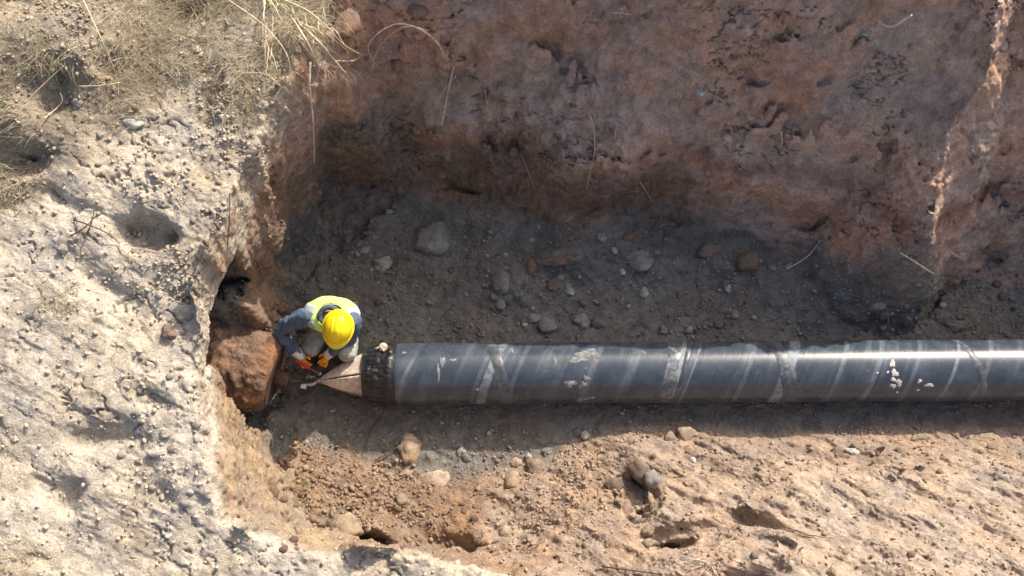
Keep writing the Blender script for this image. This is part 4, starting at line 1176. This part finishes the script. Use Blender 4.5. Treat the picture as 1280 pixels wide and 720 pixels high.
# ------------------------------------------------------------------ grit: too fine to count
import bmesh
def _ico(sub):
    bm = bmesh.new(); bmesh.ops.create_icosphere(bm, subdivisions=sub, radius=1)
    v = np.array([q.co[:] for q in bm.verts]); f = np.array([[q.index for q in t.verts] for t in bm.faces]); bm.free(); return v, f
ICV, ICF = _ico(1)
VAR = [ICV * (1 + .45 * fbm(ICV + 7 * k, 1.6, 2))[:, None] * (1, .6 + .04 * (k % 10), .5 + .05 * (k % 8)) for k in range(24)]
def grit_mat():
    k = NT('grit'); a = k.n('ShaderNodeAttribute'); a.attribute_name = 'soil'; co = k.coords(); n = k.noise(co, 90, 3, .6)
    c = k.mix(k.ramp(n, .3, .7, 0, .45), a.outputs['Color'], (.12, .09, .07)); k.set(Base_Color=c, Roughness=.95); k.b.inputs['Specular IOR Level'].default_value = .1; return k.m
M['grit'] = grit_mat()
def grit(name, weight, n, size, tones, seed, power=3.0):
    rs = np.random.default_rng(seed)
    w = np.clip(weight, 0, None); w = w / w.sum(); idx = rs.choice(len(V), n, p=w)
    pos = V[idx] + rs.normal(0, .006, (n, 3)); r = size[0] * (size[1] / size[0]) ** (rs.random(n) ** power)
    nv_ = len(ICV); vs = np.empty((n, nv_, 3), np.float32); th = rs.uniform(0, 6.28, n); ct, st_ = np.cos(th), np.sin(th)
    var = rs.integers(0, len(VAR), n); B_ = np.array(VAR)[var] * rs.uniform(.65, 1.15, (n, 1, 3))
    vs[:, :, 0] = B_[:, :, 0] * ct[:, None] - B_[:, :, 1] * st_[:, None]; vs[:, :, 1] = B_[:, :, 0] * st_[:, None] + B_[:, :, 1] * ct[:, None]; vs[:, :, 2] = B_[:, :, 2]
    vs = vs * r[:, None, None] + (pos + N[idx] * (r * .3)[:, None])[:, None, :]
    fs = (ICF[None] + (np.arange(n) * nv_)[:, None, None]).reshape(-1, 3)
    tc = np.array([TONES[t] for t in tones])[rs.integers(0, len(tones), n)]
    tc = (.4 * tc + .6 * col[idx]) * rs.uniform(.7, 1.2, (n, 1))
    cc = np.repeat(np.concatenate([tc, np.ones((n, 1))], 1)[:, None, :], nv_, 1).reshape(-1, 4)
    me = bpy.data.meshes.new(name); me.vertices.add(n * nv_); me.vertices.foreach_set('co', vs.reshape(-1))
    me.loops.add(fs.size); me.loops.foreach_set('vertex_index', fs.astype(np.int32).ravel())
    me.polygons.add(len(fs)); me.polygons.foreach_set('loop_start', np.arange(0, fs.size, 3, dtype=np.int32)); me.update(calc_edges=True)
    at = me.attributes.new('soil', 'FLOAT_COLOR', 'POINT'); at.data.foreach_set('color', cc.astype(np.float32).ravel())
    me.materials.append(M['grit']); o = bpy.data.objects.new(name, me); COL.objects.link(o); o['kind'] = 'stuff'; return o
Nz = np.clip(N[:, 2], 0, 1); patch = sstep(-.25, .35, fbm(V + 3, 1.9, 3)); vis = (x > -4.6) & (x < 4.8) & (y > .2) & (y < 5.0)
notop = (1 - tg) * (1 - tl)
fl_w = (1 - tn) * (1 - tw) * notop * Nz * vis
grit('gravel', fl_w * (.3 + patch), 21000, (.003, .026), ['grey', 'brown', 'pale', 'grey'], 1, 3.5)
sl_w = tn * notop * Nz * vis
cstk = P(690, 610, .4); streak = np.exp(-(((x - cstk[0]) - .5 * (y - cstk[1])) / .28) ** 2 - ((y - cstk[1]) / .35) ** 2)
grit('gravel', sl_w * (.25 + .3 * patch + .5 * patch * sstep(2.0, .5, x) + 2.2 * streak + .5 * np.exp(-(y - Ytv + .12) ** 2 / .012)), 14000, (.003, .024), ['sand', 'tan', 'sand', 'brown', 'grey'], 2, 4)
rub = sl_w * sstep(-.3, -1.0, x)
grit('rubble', rub * (.25 + patch), 5200, (.003, .034), ['red', 'brown', 'tan', 'red'], 3, 4.5)
grit('crumbs', tg * Nz * vis * (.12 + .9 * rimband * patch + .5 * gr_w * patch), 22000, (.0025, .024), ['chalk', 'chalk', 'sand'], 4, 3.5)
grit('crumbs', tl * vis * (.4 + patch), 1100, (.004, .026), ['red', 'brown', 'tan'], 5, 3.5)
grit('crumbs', tw * vis * sstep(-.4, .4, fbm(V, 2.6, 3)) * (1 - tg), 1600, (.003, .012), ['grey', 'pale', 'tan', 'red'], 6)

# ------------------------------------------------------------------ roots, twigs, stalks
M['root'] = simple('pale_root', (.58, .49, .385), .8, var=.25, scale=40); M['root_d'] = simple('brown_root', (.36, .27, .20), .85, var=.3, scale=40)
M['straw'] = simple('straw', (.52, .44, .29), .8, var=.2, scale=20); M['twig'] = simple('dark_twig', (.10, .07, .05), .85, var=.3)
M['green'] = simple('dull_green', (.30, .28, .15), .8, var=.3, scale=20); M['leafy'] = simple('pale_leaf', (.55, .58, .34), .8, var=.2)
def strand(name, pts, r, mat, lift=.03, taper=.5, lab=None, cat='root', jit=.006, n=6, grp=None, wiggle=0.0):
    q = []
    for t in pts:
        p, nn_ = hit(t[0], t[1])
        d = -Vector(ray(t[0], t[1])).normalized(); q.append(p + d * (t[2] * 1.25 + .01 if len(t) > 2 else lift))
    sm = smooth_path([np.array(a) for a in q], n); m = len(sm)
    if wiggle: sm = [a + np.array([random.uniform(-1, 1) for _ in range(3)]) * wiggle for a in sm]
    b = MB(); b.tube([Vector(a) for a in sm], [r * (1 - (1 - taper) * i / (m - 1)) * (1 + .12 * math.sin(i * 2.3)) for i in range(m)], 6)
    o = b.build(name, mat); tag(o, lab, cat, grp); return o
strand('root', [(388, 78, .06), (387, 110, .16), (391, 150, .2), (393, 205, .16)], .0095, M['root'], lab='thick pale root hanging straight down at the corner of the bank')
strand('root', [(555, 72, .02), (547, 54, .10), (524, 36, .16), (497, 30, .18), (472, 42, .18), (460, 60, .14), (467, 76, .08)], .0075, M['root'], lab='pale root arching in a wide hoop out of the bank')
strand('root', [(535, 38, .14), (510, 33, .15), (490, 42, .15), (473, 60, .12), (466, 82, .08), (463, 98, .04)], .005, M['root'], lab='thinner root curving inside the wide hooped root')
strand('root', [(567, 84, .03), (561, 110, .08), (556, 135, .08), (552, 157, .06)], .0085, M['root'], lab='straight pale root stub hanging below the hooped root', taper=.9)
strand('root', [(570, 95, .03), (558, 108, .06), (546, 126, .05)], .005, M['root'], lab='short bent root beside the straight pale stub')
strand('root', [(606, 112), (610, 132, .04), (616, 152, .03)], .004, M['root'], lab='thin root hanging right of the straight pale stub')
strand('root', [(736, 140), (742, 160, .04), (743, 190, .05), (738, 215, .04), (732, 238)], .005, M['root'], lab='long thin wavy root hanging over the undercut in the middle of the bank')
strand('root', [(770, 160), (768, 178, .03), (765, 192, .02)], .005, M['root'], lab='short root right of the long wavy root')
strand('root', [(650, 192), (656, 204, .02), (662, 220, .02), (668, 236)], .005, M['root_d'], lab='brown root slanting across the lower bank')
strand('root', [(800, 228), (808, 240, .02), (815, 252)], .004, M['root'], lab='little pale root low on the bank right of the wavy root')
strand('root', [(1098, 26), (1108, 33, .04), (1119, 32, .05), (1130, 25, .06), (1140, 19, .06)], .008, M['root'], lab='bent pale root sticking out high on the bank', taper=1.1)
strand('root', [(1126, 316), (1142, 326, .03), (1160, 338, .03), (1177, 347)], .008, M['root'], lab='stout pale root lying at the foot of the bank at right', taper=.7)
strand('root', [(983, 336), (1000, 327, .03), (1014, 316, .03), (1026, 299)], .007, M['root'], lab='slanting root near the tan egg shaped stone', taper=.6)
strand('root', [(914, 275), (938, 262, .02), (966, 246)], .004, M['root_d'], lab='fine root slanting up the lower bank')
strand('root', [(1188, 314), (1198, 322, .02), (1209, 331)], .006, M['root'], lab='short root right of the stout pale one')
strand('root', [(764, 16), (775, 16, .03), (790, 19, .03)], .006, M['root'], lab='pale root tip near the top of the bank')
strand('root', [(424, 104), (423, 120, .05), (424, 141, .05)], .004, M['root'], lab='thin root hanging right of the thick corner root')
strand('root', [(455, 97, .03), (478, 103, .03), (493, 116)], .003, M['root'], lab='hair thin root drooping under the hooped root')
strand('root', [(976, 164), (978, 174, .02), (976, 184)], .006, M['root'], lab='tiny curled root in the middle of the right bank')
strand('root', [(287, 242, .02), (287, 270, .04), (285, 300, .04), (284, 312, .02)], .006, M['twig'], cat='twig', lab='dark stem hanging over the sunlit pit edge')
strand('twig', [(468, 576), (482, 568, .02), (497, 558, .025), (512, 545, .02)], .008, M['twig'], cat='twig', lab='dark twig beside the pointed slab before the pipe')
strand('twig', [(752, 708), (790, 713, .02), (828, 718)], .007, M['twig'], cat='twig', lab='long dark stick at the bottom of the sunlit slope')
strand('twig', [(662, 688), (672, 682, .02), (678, 678)], .005, M['twig'], cat='twig', lab='little dark twig on the sandy slope')
strand('twig', [(985, 660), (1010, 668, .012), (1040, 673)], .006, M['twig'], cat='twig', lab='dark twig curved along the sandy slope', wiggle=.004)
for k, pts in enumerate([[(88, 295), (105, 285, .04), (122, 268, .05)], [(92, 275), (108, 280, .05), (135, 292, .04), (150, 305)], [(105, 298), (114, 280, .05), (118, 262, .04)]]):
    strand('twig', pts, .006, M['twig'], cat='twig', lab=['dark twig pointing up the pale ground at left', 'dark twig crossing the others on the pale ground at left', 'short dark twig over the others on the pale ground at left'][k])
strand('twig', [(148, 305), (160, 318, .03), (172, 325)], .006, M['straw'], cat='twig', lab='pale twig in front of the shaded hollow')
strand('stalk', [(104, 0, .15), (125, 45, .2), (140, 80, .14), (149, 104, .03)], .0045, M['straw'], cat='stalk', lab='long dry stalk leaning down through the dry grass')
strand('stalk', [(98, 108, .04), (125, 107, .05), (150, 103, .04)], .005, M['straw'], cat='stalk', lab='dry stalk lying level below the dry grass')
strand('stalk', [(30, 130, .04), (55, 105, .1), (80, 82, .06)], .005, M['straw'], cat='stalk', lab='dry stalk slanting above the left hollow')
strand('stalk', [(55, 148, .03), (70, 136, .05), (78, 126, .05), (75, 116, .05)], .005, M['straw'], cat='stalk', lab='crooked stalk over the left hollow')
strand('stalk', [(285, 0, .10), (320, 24, .16), (345, 48, .16), (360, 72, .12), (364, 98, .05)], .006, M['straw'], cat='stalk', lab='long stalk bowing over the corner of the pit')
strand('stalk', [(355, 0, .2), (385, 14, .25), (410, 35, .25), (430, 56, .2), (455, 70, .14)], .007, M['straw'], cat='stalk', lab='stout stalk reaching out over the dark bank')
strand('stalk', [(338, 0, .15), (346, 14, .2), (354, 30, .16)], .006, M['straw'], cat='stalk', lab='short stalk at the top of the hanging plant')
strand('stalk', [(366, 24, .12), (380, 46, .2), (390, 66, .2), (398, 83, .15)], .009, M['straw'], cat='stalk', lab='thick broken stalk hanging over the pit corner', taper=.9)
strand('stalk', [(374, 30, .12), (398, 52, .22), (415, 72, .22), (432, 92, .18)], .008, M['straw'], cat='stalk', lab='thick stalk slanting right from the hanging plant', taper=.8)
strand('stalk', [(330, 0, .1), (330, 20, .14), (331, 42, .06)], .005, M['straw'], cat='stalk', lab='upright thin stalk left of the hanging plant')
strand('stalk', [(296, 92, .05), (330, 92, .1), (350, 107, .08), (357, 111, .06)], .004, M['straw'], cat='stalk', lab='thin stalk drooping below the pit corner')
strand('stalk', [(418, 76, .16), (440, 76, .14), (452, 70, .12)], .004, M['straw'], cat='stalk', lab='thin stalk joining the tips over the dark bank')

_rs = random.Random(77)
for k in range(22):
    a, b_ = _rs.uniform(325, 415), _rs.uniform(0, 62); dx, dy = _rs.uniform(-6, 38), _rs.uniform(22, 62)
    strand('stem', [(a, b_, _rs.uniform(.02, .1)), (a + dx * .45, b_ + dy * .3, _rs.uniform(.1, .22)), (a + dx * .8, b_ + dy * .65, _rs.uniform(.1, .2)), (a + dx, b_ + dy, _rs.uniform(.05, .14))], _rs.uniform(.0022, .0045), M['straw'] if k % 3 else M['root'],
           cat='stem', lab='thin dry stem among the tangle hanging over the pit corner', grp='dry stems over the pit corner', wiggle=.004)
def blades(b, c, n, spread, ln, r, droop, rs, dirv=None, up=(.3, 1.0)):
    for _ in range(n):
        a = rs.uniform(0, 6.28); base = Vector(c) + Vector((rs.gauss(0, spread[0]), rs.gauss(0, spread[1]), 0))
        pz, nn_ = drop(base.x, base.y)
        if pz is None: continue
        base.z = pz.z - .01
        d = Vector((math.cos(a), math.sin(a), rs.uniform(*up)))
        if dirv is not None: d = d * .6 + Vector(dirv)
        d.normalize(); l_ = ln * rs.uniform(.5, 1.3); p = [base]; dd = d.copy()
        for i in range(4):
            p.append(p[-1] + dd * l_ / 4); dd = (dd + Vector((rs.gauss(0, .18), rs.gauss(0, .18), -droop * rs.uniform(.5, 1.4)))).normalized()
        b.tube(p, [r, r * .95, r * .85, r * .6, r * .25], 3, False)
def tuft(name, px, py, n, spread, ln, mat, lab, droop=.35, dirv=None, seed=0, up=(.3, 1.0), cat='grass tuft', r=.0016):
    p, _ = hit(px, py); b = MB(); blades(b, p, n, spread, ln, r, droop, random.Random(seed), dirv, up)
    o = b.build(name, mat); tag(o, lab, cat); return o
tuft('grass_tuft', 72, 378, 90, (.07, .05), .13, M['green'], 'small dull green tuft alone on the pale ground at left', seed=1)
tuft('grass_tuft', 300, 120, 170, (.06, .13), .20, M['straw'], 'straw tuft drooping over the upper edge of the pit', .6, (.25, -.7, 0), 2)
tuft('grass_tuft', 235, 18, 130, (.10, .08), .2, M['green'], 'green and dry tuft at the top of the picture above the pit corner', seed=3)
tuft('grass_tuft', 60, 68, 120, (.14, .08), .18, M['green'], 'dull green tuft inside the dry grass at left', seed=4)
tuft('grass_tuft', 10, 700, 110, (.10, .07), .12, M['straw'], 'yellowish tuft in the bottom left corner', seed=5)
tuft('grass_tuft', 882, 703, 60, (.03, .03), .16, M['root'], 'pale frayed tuft on the hump at the bottom', .3, (-.3, -.5, 0), 6, cat='grass tuft', r=.003)
tuft('hanging_plant', 372, 30, 150, (.045, .05), .30, M['straw'], 'dry plant hanging over the corner of the pit', .55, (.45, -.5, 0), 7, cat='plant', r=.0021)
tuft('hanging_plant', 352, 6, 40, (.06, .05), .16, M['leafy'], 'pale leafy sprig at the top of the hanging plant', .4, (.2, -.2, .2), 8, cat='plant', r=.005)
def root_hairs(px, py, n, w, ln, lab, seed):
    rs = random.Random(seed); b = MB()
    for _ in range(n):
        p, nn_ = hit(px + rs.gauss(0, w), py + rs.gauss(0, w * .3))
        q = [p]; d = (nn_ * .8 + Vector((rs.gauss(0, .4), -.2, -.3))).normalized()
        for i in range(4): q.append(q[-1] + d * ln * rs.uniform(.6, 1.2) / 4); d = (d + Vector((rs.gauss(0, .2), 0, -.45))).normalized()
        b.tube(q, [.0022, .002, .0018, .0014, .0008], 3, False)
    tag(b.build('root_hairs', M['root_d']), lab, 'roots')
root_hairs(755, 160, 46, 14, .15, 'fringe of fine roots over the undercut in the middle bank', 1)
root_hairs(578, 95, 40, 12, .2, 'fine dark roots around the straight pale stub', 2)
root_hairs(610, 122, 20, 6, .16, 'fine roots around the thin root right of the stub', 3)
root_hairs(776, 26, 26, 9, .10, 'fine roots below the pale root tip at the top', 4)
root_hairs(425, 85, 60, 16, .24, 'tangle of fine roots under the hanging plant', 5)
root_hairs(878, 190, 14, 8, .10, 'few fine roots over the right hand hollow of the bank', 6)
root_hairs(1190, 320, 24, 4, .12, 'fine roots around the short root at right', 7)
# the dry grass itself: far too many blades to count
def grass_mat():
    k = NT('dry_grass'); a = k.n('ShaderNodeAttribute'); a.attribute_name = 'soil'; k.set(Base_Color=a.outputs['Color'], Roughness=.85); k.b.inputs['Specular IOR Level'].default_value = .15; return k.m
M['grass'] = grass_mat()
gw = tg * (x < -1.2) * (y < 5.2) * gr_w * sstep(-.35, .25, fbm(V + 60, 1.7, 3) + .15 * (y - 4)) * Nz
rs = np.random.default_rng(5); nb = 26000
idx = rs.choice(len(V), nb, p=gw / gw.sum()); base = V[idx] - (0, 0, .01)
swirl = 2.2 * fbm(base * (1, 1, 0), .9, 2) * 3 + rs.normal(0, .9, nb)
dvec = np.stack([np.cos(swirl), np.sin(swirl), rs.uniform(.1, .8, nb)], 1); dvec /= np.linalg.norm(dvec, axis=1)[:, None]
ln = rs.uniform(.06, .26, nb) * (.6 + .6 * rs.random(nb)); pts = [base]
for i in range(4):
    pts.append(pts[-1] + dvec * (ln / 4)[:, None]); dvec = dvec + rs.normal(0, .16, (nb, 3)) + (0, 0, -.24); dvec /= np.linalg.norm(dvec, axis=1)[:, None]
rad = rs.uniform(.0011, .0026, nb); vs = []
for i, t in enumerate((1, .95, .8, .6, .2)):
    for k in range(3):
        a = 2 * PI * k / 3; vs.append(pts[i] + np.stack([np.cos(a) * rad * t, np.sin(a) * rad * t, np.sin(a + 1) * rad * t], 1))
vs = np.stack(vs, 1).astype(np.float32); fq = []
for i in range(4):
    for k in range(3): fq.append((i * 3 + k, i * 3 + (k + 1) % 3, i * 3 + 3 + (k + 1) % 3, i * 3 + 3 + k))
fq = (np.array(fq)[None] + (np.arange(nb) * 15)[:, None, None]).reshape(-1, 4)
me = bpy.data.meshes.new('dry_grass'); me.vertices.add(nb * 15); me.vertices.foreach_set('co', vs.reshape(-1))
me.loops.add(fq.size); me.loops.foreach_set('vertex_index', fq.astype(np.int32).ravel()); me.polygons.add(len(fq)); me.polygons.foreach_set('loop_start', np.arange(0, fq.size, 4, dtype=np.int32)); me.update(calc_edges=True)
gc = np.array([[.52, .44, .31], [.44, .365, .25], [.62, .56, .45], [.32, .27, .19], [.27, .26, .15]])[rs.choice(5, nb, p=[.3, .25, .2, .17, .08])] * rs.uniform(.8, 1.2, (nb, 1))
at = me.attributes.new('soil', 'FLOAT_COLOR', 'POINT'); at.data.foreach_set('color', np.repeat(np.concatenate([gc, np.ones((nb, 1))], 1)[:, None, :], 15, 1).astype(np.float32).ravel())
me.materials.append(M['grass']); o = bpy.data.objects.new('dry_grass', me); COL.objects.link(o); o['kind'] = 'stuff'
